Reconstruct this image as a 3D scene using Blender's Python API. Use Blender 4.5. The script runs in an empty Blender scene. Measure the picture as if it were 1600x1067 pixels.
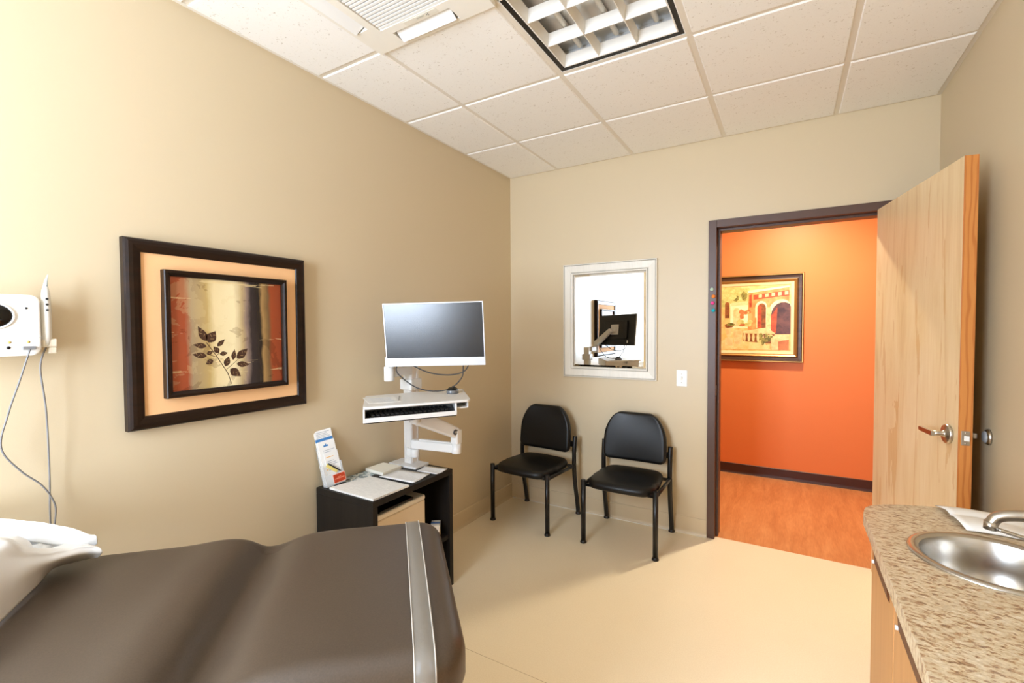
import bpy, bmesh, math, random
from mathutils import Vector, Matrix, noise
random.seed(7)
R = math.radians
SC = bpy.context.scene
COL = SC.collection

# ---------------------------------------------------------------- camera
CAM = Vector((2.046, -3.4197, 1.458))
cam_d = bpy.data.cameras.new('camera'); cam = bpy.data.objects.new('camera', cam_d); COL.objects.link(cam)
_f = Vector((-0.51143054, 0.8587963, -0.03012836)); _r = Vector((0.85925607, 0.51151818, -0.00530649)); _u = Vector((-0.01085401, 0.02860187, 0.99953195))
cam.matrix_world = Matrix(((_r.x, _u.x, -_f.x, CAM.x), (_r.y, _u.y, -_f.y, CAM.y), (_r.z, _u.z, -_f.z, CAM.z), (0, 0, 0, 1)))
cam_d.sensor_width = 36; cam_d.lens = 36 * 727.24 / 1600
cam_d.clip_start = 0.05
SC.camera = cam

# ---------------------------------------------------------------- view, world, daylight
SC.view_settings.view_transform = 'Standard'; SC.view_settings.look = 'None'
SC.view_settings.gamma = 1.0; SC.view_settings.use_curve_mapping = False
SC.view_settings.exposure = -0.04
SC.cycles.use_denoising = True
SC.cycles.max_bounces = 10; SC.cycles.diffuse_bounces = 6; SC.cycles.glossy_bounces = 5
SC.cycles.sample_clamp_indirect = 6.0
SC.cycles.caustics_reflective = False; SC.cycles.caustics_refractive = False
w = bpy.data.worlds.new('world'); SC.world = w; w.use_nodes = True
w.node_tree.nodes['Background'].inputs[0].default_value = (0.75, 0.87, 1.0, 1)
w.node_tree.nodes['Background'].inputs[1].default_value = 3.0

RW, RD, RH = 2.746, 4.7, 2.719      # room width (X), depth (-Y), ceiling height
WIN = (0.28, 1.32, 0.70, 2.5)       # window opening in the rear wall: x0 x1 z0 z1

def area(name, loc, rot, sx, sy, power, col, shape='RECTANGLE', spread=180):
    l = bpy.data.lights.new(name, 'AREA'); l.shape = shape; l.size = sx; l.size_y = sy; l.energy = power; l.color = col
    l.spread = R(spread)
    o = bpy.data.objects.new(name, l); COL.objects.link(o); o.location = loc; o.rotation_euler = rot
    return o
# daylight entering by the window of the rear wall
area('window_daylight', ((WIN[0]+WIN[1])/2, -RD-0.16, (WIN[2]+WIN[3])/2), (R(90), 0, 0), WIN[1]-WIN[0], WIN[3]-WIN[2], 192, (0.86, 1.0, 1.2))

# ================================================================ materials
def s2l(c):
    return c/12.92 if c <= 0.04045 else ((c+0.055)/1.055)**2.4
def rgb(r, g, b):
    return (s2l(r/255), s2l(g/255), s2l(b/255), 1)
MATS = {}
def mat(name, col, rough=0.5, metal=0.0, spec=0.5, **kw):
    if name in MATS: return MATS[name]
    m = bpy.data.materials.new(name); m.use_nodes = True
    b = m.node_tree.nodes['Principled BSDF']
    b.inputs['Base Color'].default_value = rgb(*col); b.inputs['Roughness'].default_value = rough
    b.inputs['Metallic'].default_value = metal; b.inputs['Specular IOR Level'].default_value = spec
    for k, v in kw.items(): b.inputs[k].default_value = v
    MATS[name] = m
    return m
class NT:
    def __init__(s, m):
        s.m = m; s.nt = m.node_tree; s.b = s.nt.nodes['Principled BSDF']
    def n(s, t, **kw):
        nd = s.nt.nodes.new(t)
        for k, v in kw.items():
            if k in nd.inputs: nd.inputs[k].default_value = v
            else: setattr(nd, k, v)
        return nd
    def l(s, a, b): s.nt.links.new(a, b)
    def coords(s, scale=(1, 1, 1), loc=(0, 0, 0), rot=(0, 0, 0), kind='Object'):
        tc = s.n('ShaderNodeTexCoord'); mp = s.n('ShaderNodeMapping')
        mp.inputs['Scale'].default_value = scale; mp.inputs['Location'].default_value = loc; mp.inputs['Rotation'].default_value = rot
        s.l(tc.outputs[kind], mp.inputs['Vector']); return mp.outputs['Vector']
    def noise(s, vec, scale, detail=4, rough=0.55, dist=0.0):
        nd = s.n('ShaderNodeTexNoise'); nd.inputs['Scale'].default_value = scale; nd.inputs['Detail'].default_value = detail
        nd.inputs['Roughness'].default_value = rough; nd.inputs['Distortion'].default_value = dist
        s.l(vec, nd.inputs['Vector']); return nd.outputs['Fac']
    def ramp(s, fac, stops, interp='LINEAR'):
        nd = s.n('ShaderNodeValToRGB'); cr = nd.color_ramp; cr.interpolation = interp
        while len(cr.elements) < len(stops): cr.elements.new(0.5)
        for e, (p, c) in zip(cr.elements, stops): e.position = p; e.color = rgb(*c)
        s.l(fac, nd.inputs['Fac']); return nd.outputs['Color']
    def mix(s, fac, a, b, mode='MIX'):
        nd = s.n('ShaderNodeMix', data_type='RGBA', blend_type=mode)
        for i, v in ((0, fac), (6, a), (7, b)):
            if hasattr(v, 'is_linked'): s.l(v, nd.inputs[i])
            else: nd.inputs[i].default_value = v
        return nd.outputs[2]
    def math(s, op, a, b=0.0):
        nd = s.n('ShaderNodeMath', operation=op)
        for i, v in ((0, a), (1, b)):
            if hasattr(v, 'is_linked'): s.l(v, nd.inputs[i])
            else: nd.inputs[i].default_value = v
        return nd.outputs[0]
    def bump(s, h, strength=0.1, dist=0.01):
        nd = s.n('ShaderNodeBump'); nd.inputs['Strength'].default_value = strength; nd.inputs['Distance'].default_value = dist
        s.l(h, nd.inputs['Height']); s.l(nd.outputs['Normal'], s.b.inputs['Normal'])
    def col(s, c): s.l(c, s.b.inputs['Base Color'])

def m_paint(name, col, rough=0.45, spec=0.45):
    m = mat(name, col, rough, 0, spec); t = NT(m); v = t.coords()
    t.bump(t.noise(v, 260, 3), 0.06, 0.002)
    return m
M_WALL = m_paint('beige wall paint', (208, 191, 160), 0.42)
M_ORANGE = m_paint('orange wall paint', (221, 124, 64), 0.5)
M_WHITE = mat('white plastic', (238, 238, 236), 0.35)
M_WMETAL = mat('white powder coat', (218, 216, 212), 0.35)
M_PAPER = mat('paper', (240, 239, 236), 0.7, spec=0.2)
M_BLACK = mat('black plastic', (14, 13, 13), 0.4)
M_BLACKM = mat('black frame metal', (12, 11, 11), 0.32)
M_CHROME = mat('brushed nickel', (190, 184, 174), 0.28, 1.0)
M_STEEL = mat('stainless steel', (196, 192, 186), 0.24, 1.0, Anisotropic=0.5)
M_ALU = mat('anodised aluminium', (228, 226, 222), 0.35, 0.3)
M_RUBBER = mat('grey rubber', (150, 152, 156), 0.6)
M_FRAMEB = mat('brown door frame paint', (82, 56, 44), 0.42)
M_CABLE = mat('grey cable', (120, 118, 118), 0.5)
M_DCABLE = mat('dark cable', (40, 40, 40), 0.5)

m = mat('cream sheet vinyl', (222, 196, 152), 0.36, 0, 0.5); t = NT(m); v = t.coords()
n1 = t.noise(v, 2.2, 5, 0.6); n2 = t.noise(v, 190, 2, 0.6)
c = t.mix(0.5, t.ramp(n1, [(0.3, (238, 223, 193)), (0.7, (243, 229, 200))]), t.ramp(n2, [(0.35, (234, 218, 187)), (0.65, (246, 233, 205))]))
t.col(c); t.bump(n2, 0.05, 0.001); M_FLOOR = m

m = mat('wood look hallway vinyl', (206, 126, 66), 0.38); t = NT(m)
v = t.coords((7, 1.1, 1)); v2 = t.coords((40, 4, 1))
n1 = t.noise(v, 2.0, 6, 0.6, 0.6); n2 = t.noise(v2, 3.0, 4, 0.6)
c = t.ramp(n1, [(0.28, (178, 108, 58)), (0.5, (202, 134, 80)), (0.72, (220, 156, 100))])
c = t.mix(0.35, c, t.ramp(n2, [(0.3, (182, 112, 62)), (0.7, (222, 160, 104))])); t.col(c); M_HFLOOR = m

m = mat('white mineral ceiling tile', (236, 233, 226), 0.8, 0, 0.2); t = NT(m); v = t.coords()
n1 = t.noise(v, 85, 3, 0.7); n2 = t.noise(v, 260, 2, 0.6)
spots = t.ramp(n1, [(0.635, (243, 241, 237)), (0.67, (180, 170, 152))])
c = t.mix(0.35, spots, t.ramp(n2, [(0.3, (238, 236, 231)), (0.7, (247, 246, 243))])); t.col(c); t.bump(n1, 0.12, 0.002); M_TILE = m
M_GRID = mat('off white ceiling grid', (226, 219, 206), 0.5)

m = mat('brown vinyl upholstery', (84, 70, 58), 0.42, 0, 0.5); t = NT(m); v = t.coords()
n1 = t.noise(v, 420, 2, 0.6); t.col(t.ramp(t.noise(v, 300, 3), [(0.3, (68, 56, 45)), (0.7, (78, 65, 53))])); t.bump(n1, 0.12, 0.001); M_VINYL = m
m = mat('black leatherette', (15, 14, 12), 0.4, 0, 0.36); t = NT(m); t.bump(t.noise(t.coords(), 350, 3), 0.15, 0.001); M_LEATHER = m

def m_wood(name, stops, axis=2, rough=0.4, sc=1.0, stretch=14, dist=0.8):
    m = mat(name, stops[0][1], rough); t = NT(m)
    s = [stretch*sc]*3; s[axis] = 1.0*sc
    v = t.coords(tuple(s)); n1 = t.noise(v, 1.3, 6, 0.6, dist)
    s2 = [90*sc]*3; s2[axis] = 3*sc
    n2 = t.noise(t.coords(tuple(s2)), 1.5, 3, 0.6)
    c = t.ramp(n1, stops); c = t.mix(0.25, c, t.ramp(n2, [(0.3, stops[0][1]), (0.7, stops[-1][1])])); t.col(c)
    return m
M_MAPLE = m_wood('maple door veneer', [(0.25, (208, 172, 120)), (0.45, (230, 204, 160)), (0.75, (238, 218, 182))], 2, 0.38, 0.8, 6, 1.5)
t = NT(M_MAPLE); lk = M_MAPLE.node_tree.links; src = [l for l in lk if l.to_socket == t.b.inputs['Base Color']][0].from_socket
fig = t.noise(t.coords((1, 5.5, .55)), 2.2, 4, .6, .8); t.col(t.mix(t.math('MULTIPLY', t.math('GREATER_THAN', fig, .60), .5), src, rgb(206, 160, 100)))
M_CABW = m_wood('maple cabinet laminate', [(0.3, (188, 130, 74)), (0.7, (204, 148, 90))], 2, 0.4)
m = mat('oak door edge', (196, 122, 58), 0.45); t = NT(m)
wv = t.n('ShaderNodeTexWave', wave_type='BANDS', bands_direction='X'); wv.inputs['Scale'].default_value = 13; wv.inputs['Distortion'].default_value = 7; wv.inputs['Detail'].default_value = 2; wv.inputs['Detail Scale'].default_value = 1.2
t.l(t.coords((1.2, 1.2, 0.22)), wv.inputs['Vector']); t.col(t.ramp(wv.outputs['Fac'], [(0.05, (186, 112, 52)), (0.5, (204, 134, 68))])); M_OAKE = m
M_DWOOD = m_wood('dark ash desk laminate', [(0.3, (18, 15, 13)), (0.7, (34, 29, 25))], 2, 0.5, 1.0, 30)
M_PFRAME = m_wood('dark brown picture frame', [(0.3, (20, 11, 6)), (0.7, (40, 23, 13))], 1, 0.34, 1.0, 25)
M_DWOOD.node_tree.nodes['Principled BSDF'].inputs['Specular IOR Level'].default_value = 0.25
M_PFRAME.node_tree.nodes['Principled BSDF'].inputs['Specular IOR Level'].default_value = 0.25
M_PFRAME2 = m_wood('dark bronze frame', [(0.3, (38, 20, 12)), (0.7, (88, 56, 34))], 0, 0.3)
M_GOLD = mat('old gold frame edge', (176, 134, 74), 0.35, 0.6)
M_MATP = mat('peach picture mat', (240, 190, 138), 0.8, spec=0.2)
M_MFRAME = m_wood('whitewashed mirror frame', [(0.3, (222, 218, 206)), (0.7, (236, 232, 222))], 2, 0.4, 1.0, 30)
M_MIRROR = mat('mirror silver', (245, 247, 246), 0.0, 1.0)

m = mat('granite look laminate', (200, 176, 138), 0.36); t = NT(m)
va = t.coords((1, 1.7, 1), rot=(0, 0, R(25)))
n1 = t.noise(va, 62, 4, 0.6, 0.4); n2 = t.noise(t.coords((1, 1.5, 1), (3, 1, 0), rot=(0, 0, R(25))), 24, 3, 0.6); n3 = t.noise(va, 150, 3, 0.6)
c = t.ramp(n1, [(0.34, (104, 62, 36)), (0.42, (168, 122, 82)), (0.47, (204, 184, 150)), (0.62, (222, 208, 182)), (0.72, (236, 230, 216))])
c = t.mix(0.2, c, t.ramp(n2, [(0.35, (140, 104, 66)), (0.5, (204, 182, 144)), (0.65, (214, 204, 186))]))
c = t.mix(0.2, c, t.ramp(n3, [(0.35, (120, 84, 52)), (0.6, (224, 210, 184))])); t.col(c); M_COUNTER = m

# see-through plastics
def m_clear(name, col, alpha, rough=0.08):
    m = mat(name, col, rough, 0, 0.5); m.node_tree.nodes['Principled BSDF'].inputs['Alpha'].default_value = alpha
    return m
M_STRAP = m_clear('clear vinyl strap', (168, 160, 148), 0.34, 0.34)
M_ACRYL = m_clear('clear acrylic', (235, 238, 240), 0.3)
M_GLASS = m_clear('window glass', (235, 240, 240), 0.08, 0.02)

# ================================================================ mesh helpers
class MB:
    def __init__(s): s.v = []; s.f = []; s.mi = []; s.sm = []; s.weld = False
    def add(s, vs, fs, mi=0, smooth=False, M=None):
        o = len(s.v)
        s.v += [(M @ Vector(p)) if M is not None else Vector(p) for p in vs]
        for f in fs: s.f.append([i+o for i in f]); s.mi.append(mi); s.sm.append(smooth)
        return s
    def box(s, c, d, mi=0, M=None, rz=0.0):
        x, y, z = d[0]/2, d[1]/2, d[2]/2
        T = Matrix.Translation(Vector(c)) @ Matrix.Rotation(rz, 4, 'Z')
        if M is not None: T = M @ T
        vs = [(a*x, b*y, e*z) for e in (-1, 1) for b in (-1, 1) for a in (-1, 1)]
        return s.add(vs, [(0, 2, 3, 1), (4, 5, 7, 6), (0, 1, 5, 4), (2, 6, 7, 3), (0, 4, 6, 2), (1, 3, 7, 5)], mi, False, T)
    def box2(s, a, b, mi=0, M=None):
        return s.box([(a[i]+b[i])/2 for i in range(3)], [abs(b[i]-a[i]) for i in range(3)], mi, M)
    def prism(s, poly, z0, z1, mi=0, M=None, smooth=False):
        n = len(poly)
        vs = [(p[0], p[1], z0) for p in poly]+[(p[0], p[1], z1) for p in poly]
        s.add(vs, [tuple(range(n-1, -1, -1)), tuple(range(n, 2*n))], mi, False, M)
        o = len(s.v)-2*n
        for i in range(n):
            j = (i+1) % n
            s.f.append([o+i, o+j, o+n+j, o+n+i]); s.mi.append(mi); s.sm.append(smooth)
        return s
    def tube(s, pts, r, seg=10, mi=0, M=None, caps=True, smooth=True, flat=None):
        pts = [Vector(p) for p in pts]; n = len(pts)
        rr = r if isinstance(r, (list, tuple)) else [r]*n
        t0 = (pts[1]-pts[0]).normalized()
        ref = Vector((0, 0, 1)) if abs(t0.z) < 0.9 else Vector((1, 0, 0))
        if flat: ref = Vector(flat[0])
        a = (ref - t0*ref.dot(t0)).normalized()
        vs = []
        for i, p in enumerate(pts):
            if i == 0: t = pts[1]-pts[0]
            elif i == n-1: t = pts[-1]-pts[-2]
            else: t = (pts[i+1]-p).normalized()+(p-pts[i-1]).normalized()
            t = t.normalized(); a = (a - t*a.dot(t)).normalized(); b = t.cross(a)
            k = flat[1] if flat else 1.0
            for q in range(seg):
                th = 2*math.pi*q/seg
                vs.append(p + a*math.cos(th)*rr[i]*k + b*math.sin(th)*rr[i])
        fs = []
        for i in range(n-1):
            for q in range(seg):
                q2 = (q+1) % seg
                fs.append((i*seg+q, i*seg+q2, (i+1)*seg+q2, (i+1)*seg+q))
        s.add(vs, fs, mi, smooth, M)
        if caps:
            o = len(s.v)-n*seg
            s.f.append([o+q for q in range(seg-1, -1, -1)]); s.mi.append(mi); s.sm.append(False)
            s.f.append([o+(n-1)*seg+q for q in range(seg)]); s.mi.append(mi); s.sm.append(False)
        return s
    def lathe(s, prof, seg=32, mi=0, M=None, smooth=True, sx=1.0, sy=1.0, close=False):
        vs = []; n = len(prof)
        for r, z in prof:
            for q in range(seg):
                th = 2*math.pi*q/seg; vs.append((r*sx*math.cos(th), r*sy*math.sin(th), z))
        fs = []
        for i in range(n-1):
            for q in range(seg):
                q2 = (q+1) % seg; fs.append((i*seg+q, i*seg+q2, (i+1)*seg+q2, (i+1)*seg+q))
        s.add(vs, fs, mi, smooth, M)
        if close:
            o = len(s.v)-n*seg
            s.f.append([o+q for q in range(seg-1, -1, -1)]); s.mi.append(mi); s.sm.append(False)
            s.f.append([o+(n-1)*seg+q for q in range(seg)]); s.mi.append(mi); s.sm.append(False)
        return s

def setp(o, label=None, cat=None, group=None, kind=None):
    if label: o['label'] = label
    if cat: o['category'] = cat
    if group: o['group'] = group
    if kind: o['kind'] = kind
    return o
def obj(name, mb, mats, parent=None, bevel=0.0, seg=2, subsurf=0, loc=None, rot=None, smooth=False):
    me = bpy.data.meshes.new(name)
    me.from_pydata([tuple(v) for v in mb.v], [], mb.f)
    mats = mats if isinstance(mats, (list, tuple)) else [mats]
    for m_ in mats: me.materials.append(m_)
    for p, i, sm in zip(me.polygons, mb.mi, mb.sm): p.material_index = i; p.use_smooth = sm or smooth
    me.update()
    bm = bmesh.new(); bm.from_mesh(me)
    if mb.weld: bmesh.ops.remove_doubles(bm, verts=bm.verts, dist=3e-4)
    bmesh.ops.recalc_face_normals(bm, faces=bm.faces); bm.to_mesh(me); bm.free()
    o = bpy.data.objects.new(name, me); COL.objects.link(o)
    if parent: o.parent = parent
    if loc: o.location = loc
    if rot: o.rotation_euler = rot
    if bevel > 0:
        b = o.modifiers.new('bevel', 'BEVEL'); b.width = bevel; b.segments = seg; b.limit_method = 'ANGLE'; b.angle_limit = R(40); b.harden_normals = False
    if subsurf:
        b = o.modifiers.new('subsurf', 'SUBSURF'); b.levels = subsurf; b.render_levels = subsurf
    return o
def thing(name, label, cat, loc=(0, 0, 0), rz=0.0, group=None, kind=None):
    o = bpy.data.objects.new(name, None); COL.objects.link(o); o.location = loc; o.rotation_euler = (0, 0, rz)
    o.empty_display_size = 0.1
    return setp(o, label, cat, group, kind)
def copy_tree(o, parent=None):
    c = o.copy(); COL.objects.link(c); c.parent = parent
    for ch in [k for k in bpy.data.objects if k.parent == o]: copy_tree(ch, c)
    return c
def rrect(hx, hy, r, n=6):
    r = min(r, hx-1e-5, hy-1e-5); pts = []
    for cx, cy, a0 in ((hx-r, hy-r, 0), (-hx+r, hy-r, 90), (-hx+r, -hy+r, 180), (hx-r, -hy+r, 270)):
        for k in range(n+1):
            a = R(a0+90*k/n); pts.append((cx+r*math.cos(a), cy+r*math.sin(a)))
    return pts
def outline_dense(hx, hy, r, nc=8, nx=10, ny=10):
    """rounded rectangle with points along the straights too; fixed count"""
    c = rrect(hx, hy, r, nc); pts = []; k = nc+1
    for q in range(4):
        arc = c[q*k:(q+1)*k]; nxt = c[((q+1) % 4)*k]; pts += arc
        m_ = nx if q in (0, 2) else ny
        for i in range(1, m_): pts.append((arc[-1][0]+(nxt[0]-arc[-1][0])*i/m_, arc[-1][1]+(nxt[1]-arc[-1][1])*i/m_))
    return pts
def cushion(mb, hx, hy, T, r1, r2, crown=0.01, g=None, mi=0, M=None, nx=14, ny=14, rings=10, warp=None, r2b=None):
    """upholstered slab: plan hx x hy, thickness T (top at z=0), plan corner r1, edge roll r2"""
    r2b = r2b or r2*0.6
    layers = []
    for k in range(5):
        a = R(90*k/4); layers.append((r2b*(1-math.sin(a)), -T+r2b*(1-math.cos(a)), 0))
    for k in range(7):
        a = R(90*k/6); layers.append((r2*(1-math.cos(a)), -r2+r2*math.sin(a), k/6))
    m_ = min(hx, hy)
    for k in range(1, rings+1):
        f = k/rings; layers.append((r2+(m_-r2-0.00011)*f, 0.0, 1))
    layers.insert(0, (r2b+(m_-r2b)*0.6, -T, 0))
    vs = []; cnt = None
    for ins, z, wt in layers:
        o = outline_dense(hx-ins, hy-ins, max(r1-ins, 0.00005), 6, nx, ny); cnt = len(o)
        for x, y in o:
            zz = z+(g(x, y)*wt if g else 0)+crown*wt*(1-(x/hx)**2)*(1-(y/hy)**2); p = Vector((x, y, zz))
            if warp: p = Vector(warp(p))
            vs.append(p)
    fs = []
    for i in range(len(layers)-1):
        for q in range(cnt):
            q2 = (q+1) % cnt; fs.append((i*cnt+q, i*cnt+q2, (i+1)*cnt+q2, (i+1)*cnt+q))
    fs.append(tuple(range(cnt-1, -1, -1))); mb.weld = True
    return mb.add(vs, fs, mi, True, M)
def bez(P, n=24):
    """smooth curve through points (Catmull-Rom)"""
    P = [Vector(p) for p in P]; out = []
    for i in range(len(P)-1):
        p0 = P[max(i-1, 0)]; p1 = P[i]; p2 = P[i+1]; p3 = P[min(i+2, len(P)-1)]
        for k in range(n):
            t = k/n
            out.append(0.5*((2*p1)+(p2-p0)*t+(2*p0-5*p1+4*p2-p3)*t*t+(3*p1-p0-3*p2+p3)*t**3))
    out.append(P[-1]); return out

# ================================================================ the room shell
TH = 0.125
def struct(name, mb, mats, label, **kw):
    o = obj(name, mb, mats, **kw); return setp(o, label, None, None, 'structure')
struct('floor', MB().box2((-0.1, -RD-0.1, -0.1), (RW+0.1, 0.035, 0)), M_FLOOR, 'cream sheet vinyl floor of the exam room')
fl_ = bpy.data.objects['floor']
obj('seam', MB().box2((.02, -1.7495, 0), (2.32, -1.748, .0004)), mat('vinyl seam', (176, 152, 112), .6), fl_)
struct('floor_hallway', MB().box2((-0.5, 0.035, -0.1), (4.6, 1.66, 0)), M_HFLOOR, 'orange-brown wood-look floor of the hallway beyond the doorway')
struct('wall_left', MB().box2((-TH, -RD-TH, 0), (0, TH, RH+0.12)), M_WALL, 'beige painted wall behind the computer and large picture')
struct('wall_right', MB().box2((RW, -RD-TH, 0), (RW+TH, TH, RH+0.12)), M_WALL, 'beige painted wall beside the open door and sink')
OX0, OX1, OZ = 1.620, 2.530, 2.122       # door opening (rabbet)
wb = MB(); wb.box2((0, 0, 0), (OX0-0.012, TH, RH+0.12)); wb.box2((OX1+0.012, 0, 0), (RW, TH, RH+0.12)); wb.box2((OX0-0.012, 0, OZ+0.012), (OX1+0.012, TH, RH+0.12))
struct('wall_back', wb, M_WALL, 'beige painted wall with mirror and doorway')
wr = MB(); wr.box2((0, -RD-TH, 0), (WIN[0], -RD, RH+.12)); wr.box2((WIN[1], -RD-TH, 0), (RW, -RD, RH+.12)); wr.box2((WIN[0], -RD-TH, 0), (WIN[1], -RD, WIN[2])); wr.box2((WIN[0], -RD-TH, WIN[3]), (WIN[1], -RD, RH+.12))
struct('wall_rear', wr, M_WALL, 'beige painted wall with the window behind the exam table')
struct('wall_hallway', MB().box2((-0.5, 1.66, 0), (4.6, 1.76, 2.9)), M_ORANGE, 'orange painted hallway wall seen through the doorway')
struct('wall_hallway_end', MB().box2((-0.6, TH, 0), (-0.5, 1.76, 2.9)).box2((4.6, TH, 0), (4.7, 1.76, 2.9)), M_ORANGE, 'orange end walls of the hallway')
struct('wall_hallway_near', MB().box2((-0.5, TH, 0), (OX0-0.012, TH+0.012, 2.9)).box2((OX1+0.012, TH, 0), (4.6, TH+0.012, 2.9)).box2((OX0-0.012, TH, OZ+0.012), (OX1+0.012, TH+0.012, 2.9)), M_WALL, 'hallway side of the doorway wall')
struct('ceiling_hallway', MB().box2((-0.6, TH, 2.62), (4.7, 1.76, 2.72)), M_GRID, 'pale hallway ceiling')
# window unit
w1 = thing('window_1', 'white framed window in the wall behind the exam table', None, ((WIN[0]+WIN[1])/2, -RD, WIN[2]), 0, None, 'structure')
hw = (WIN[1]-WIN[0])/2; hh = WIN[3]-WIN[2]
fb = MB(); fb.box2((-hw, -0.1, 0), (-hw+.05, -0.04, hh)); fb.box2((hw-.05, -0.1, 0), (hw, -0.04, hh)); fb.box2((-hw+.05, -0.1, 0), (hw-.05, -0.04, .05)); fb.box2((-hw+.05, -0.1, hh-.05), (hw-.05, -0.04, hh))
obj('window_frame', fb, M_WHITE, w1)
obj('mullion', MB().box2((-.02, -.095, .05), (.02, -.045, hh-.05)), M_WHITE, w1)
for sx in (-1, 1):
    obj('pane', MB().box((sx*(hw/2-.015), -.07, hh/2), (hw-.07, .006, hh-.1)), M_GLASS, w1)
obj('window_sill', MB().box2((-hw-.04, -.04, -.03), (hw+.04, .05, 0)), M_WHITE, w1, 0.004)

# cove baseboards
M_BASE = mat('beige cove base', (210, 192, 160), 0.4)
M_CAULK = mat('white sealant', (240, 234, 220), 0.5)
def cove(name, p0, p1, nrm, h, m_, label, th=0.006):
    d = Vector(p1)-Vector(p0); L = d.length; d.normalize(); n = Vector(nrm)
    prof = [(0, 0), (0.016, 0), (0.012, 0.006), (0.008, 0.014), (th, 0.024), (th, h-0.003), (th-0.003, h), (0, h)]
    vs = []; k = len(prof)
    for s_ in (0, L):
        for a, z in prof: vs.append(Vector(p0)+d*s_+n*a+Vector((0, 0, z)))
    fs = [(i, (i+1) % k, k+(i+1) % k, k+i) for i in range(k)]+[tuple(range(k)), tuple(range(2*k-1, k-1, -1))]
    return struct(name, MB().add(vs, fs), m_, label)
cove('baseboard_left', (0, -RD, 0), (0, 0, 0), (1, 0, 0), 0.118, M_BASE, 'beige cove base along the picture wall')
cove('baseboard_back', (0.007, 0, 0), (1.572, 0, 0), (0, -1, 0), 0.118, M_BASE, 'beige cove base behind the two chairs')
obj('sealant_bead', MB().tube([(.02, -.0155, .001), (1.57, -.0155, .001)], .004, 8), M_CAULK, bpy.data.objects['baseboard_back'])
cove('baseboard_right', (RW, -0.0, 0), (RW, -1.5, 0), (-1, 0, 0), 0.118, M_BASE, 'beige cove base behind the open door')
cove('baseboard_hallway', (-0.5, 1.66, 0), (4.6, 1.66, 0), (0, -1, 0), 0.098, mat('dark brown cove base', (62, 30, 20), 0.4), 'dark brown cove base along the orange hallway wall')

# door frame (painted steel)
tf = thing('trim_1', 'dark brown metal door frame around the doorway', None, ((OX0+OX1)/2, 0, 0), 0, None, 'structure')
cx = (OX0+OX1)/2
def jamb(xa, s):
    m_ = MB(); # s=+1 : left jamb (faces +x), -1 right
    m_.box2((xa-cx, -0.012, 0), (xa-s*0.050-cx, 0.0, OZ+0.050))            # face on the wall
    m_.box2((xa-cx-s*0.011, 0.0, 0), (xa-cx, TH+.024, OZ))                    # lining
    m_.box2((xa-cx, 0.052, 0), (xa+s*0.016-cx, TH+0.024, OZ))               # stop
    m_.box2((xa-cx, TH+.012, 0), (xa-s*0.050-cx, TH+.024, OZ+0.050))
    return m_
obj('jamb', jamb(OX0, 1), M_FRAMEB, tf, 0.0015); obj('jamb', jamb(OX1, -1), M_FRAMEB, tf, 0.0015)
hd = MB(); hd.box2((OX0-cx, -0.012, OZ), (OX1-cx, 0, OZ+.05)); hd.box2((OX0-cx, 0, OZ), (OX1-cx, TH+.024, OZ+.011)); hd.box2((OX0+.016-cx, .052, OZ-.016), (OX1-.016-cx, TH+.024, OZ)); hd.box2((OX0-cx, TH+.012, OZ), (OX1-cx, TH+.024, OZ+.05))
obj('head', hd, M_FRAMEB, tf, 0.0015)
obj('strike_plate', MB().box((OX0-cx+.001, .024, 1.02), (.002, .03, .07)), M_CHROME, tf)

# door leaf: hinged at the right jamb, swung into the room past square
A = Vector((2.476, -0.016, 0)); ang = R(9.93)
dr = thing('door_1', 'open maple veneer door swung against the right wall', None, (A.x, A.y, 0.008), 0, None, 'structure')
dr.rotation_euler = (0, 0, ang)   # local -Y runs from hinge to the free edge, local +X is the thickness
DL, DT, DH = 0.911, 0.045, 2.117
obj('leaf', MB().box2((0, -DL+.004, 0), (DT, 0, DH)), M_MAPLE, dr, 0.001)
obj('edge_band', MB().box2((0, -DL, 0), (DT, -DL+.004, DH)), M_OAKE, dr, 0.001)
def lever(side):
    zc = 0.998; yc = -DL+0.075
    X = 0.0 if side < 0 else DT; s = side
    m_ = MB()
    T = Matrix.Translation((X, yc, zc)) @ Matrix.Rotation(R(90)*s, 4, 'Y')
    m_.lathe([(0.0, 0.0), (0.040, 0.0), (0.041, 0.003), (0.040, 0.010), (0.036, 0.013), (0.018, 0.0135), (0.014, 0.016), (0.0115, 0.02), (0.0105, 0.03), (0.0105, 0.062), (0.0, 0.062)] if s < 0 else [(0.0, 0.0), (0.040, 0.0), (0.041, 0.003), (0.036, 0.011), (0.014, 0.013), (0.0105, 0.02), (0.0105, 0.042), (0.0, 0.042)], 36, 0, T)
    h_ = obj('lever_handle', m_, M_CHROME, dr)
    b = MB()
    pr = [(-0.012, -.0105), (-.012, .0105), (0.10, .010), (0.108, .006), (0.108, -.006), (0.10, -.010)]
    Mx = Matrix.Translation((X+(-0.0555 if s < 0 else 0.036), yc, zc)) @ Matrix(((0, 0, 1, 0), (1, 0, 0, 0), (0, 1, 0, 0), (0, 0, 0, 1)))
    b.prism([(p[0], p[1]) for p in pr], -0.007, 0.007, 0, Mx)
    obj('grip', b, M_CHROME, h_, 0.003, 3)
lever(-1); lever(1)
lp = obj('latch_plate', MB().box((DT/2, -DL-.0008, .998), (.027, .0022, .058)), M_CHROME, dr, 0.001)
obj('latch_bolt', MB().add([(DT/2-.008, -DL, .988), (DT/2+.008, -DL, .988), (DT/2+.008, -DL, 1.008), (DT/2-.008, -DL, 1.008), (DT/2+.008, -DL-.011, .988), (DT/2+.008, -DL-.011, 1.008)], [(0, 1, 4), (3, 5, 2), (0, 4, 5, 3), (1, 2, 5, 4), (0, 3, 2, 1)]), M_CHROME, lp)
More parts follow.
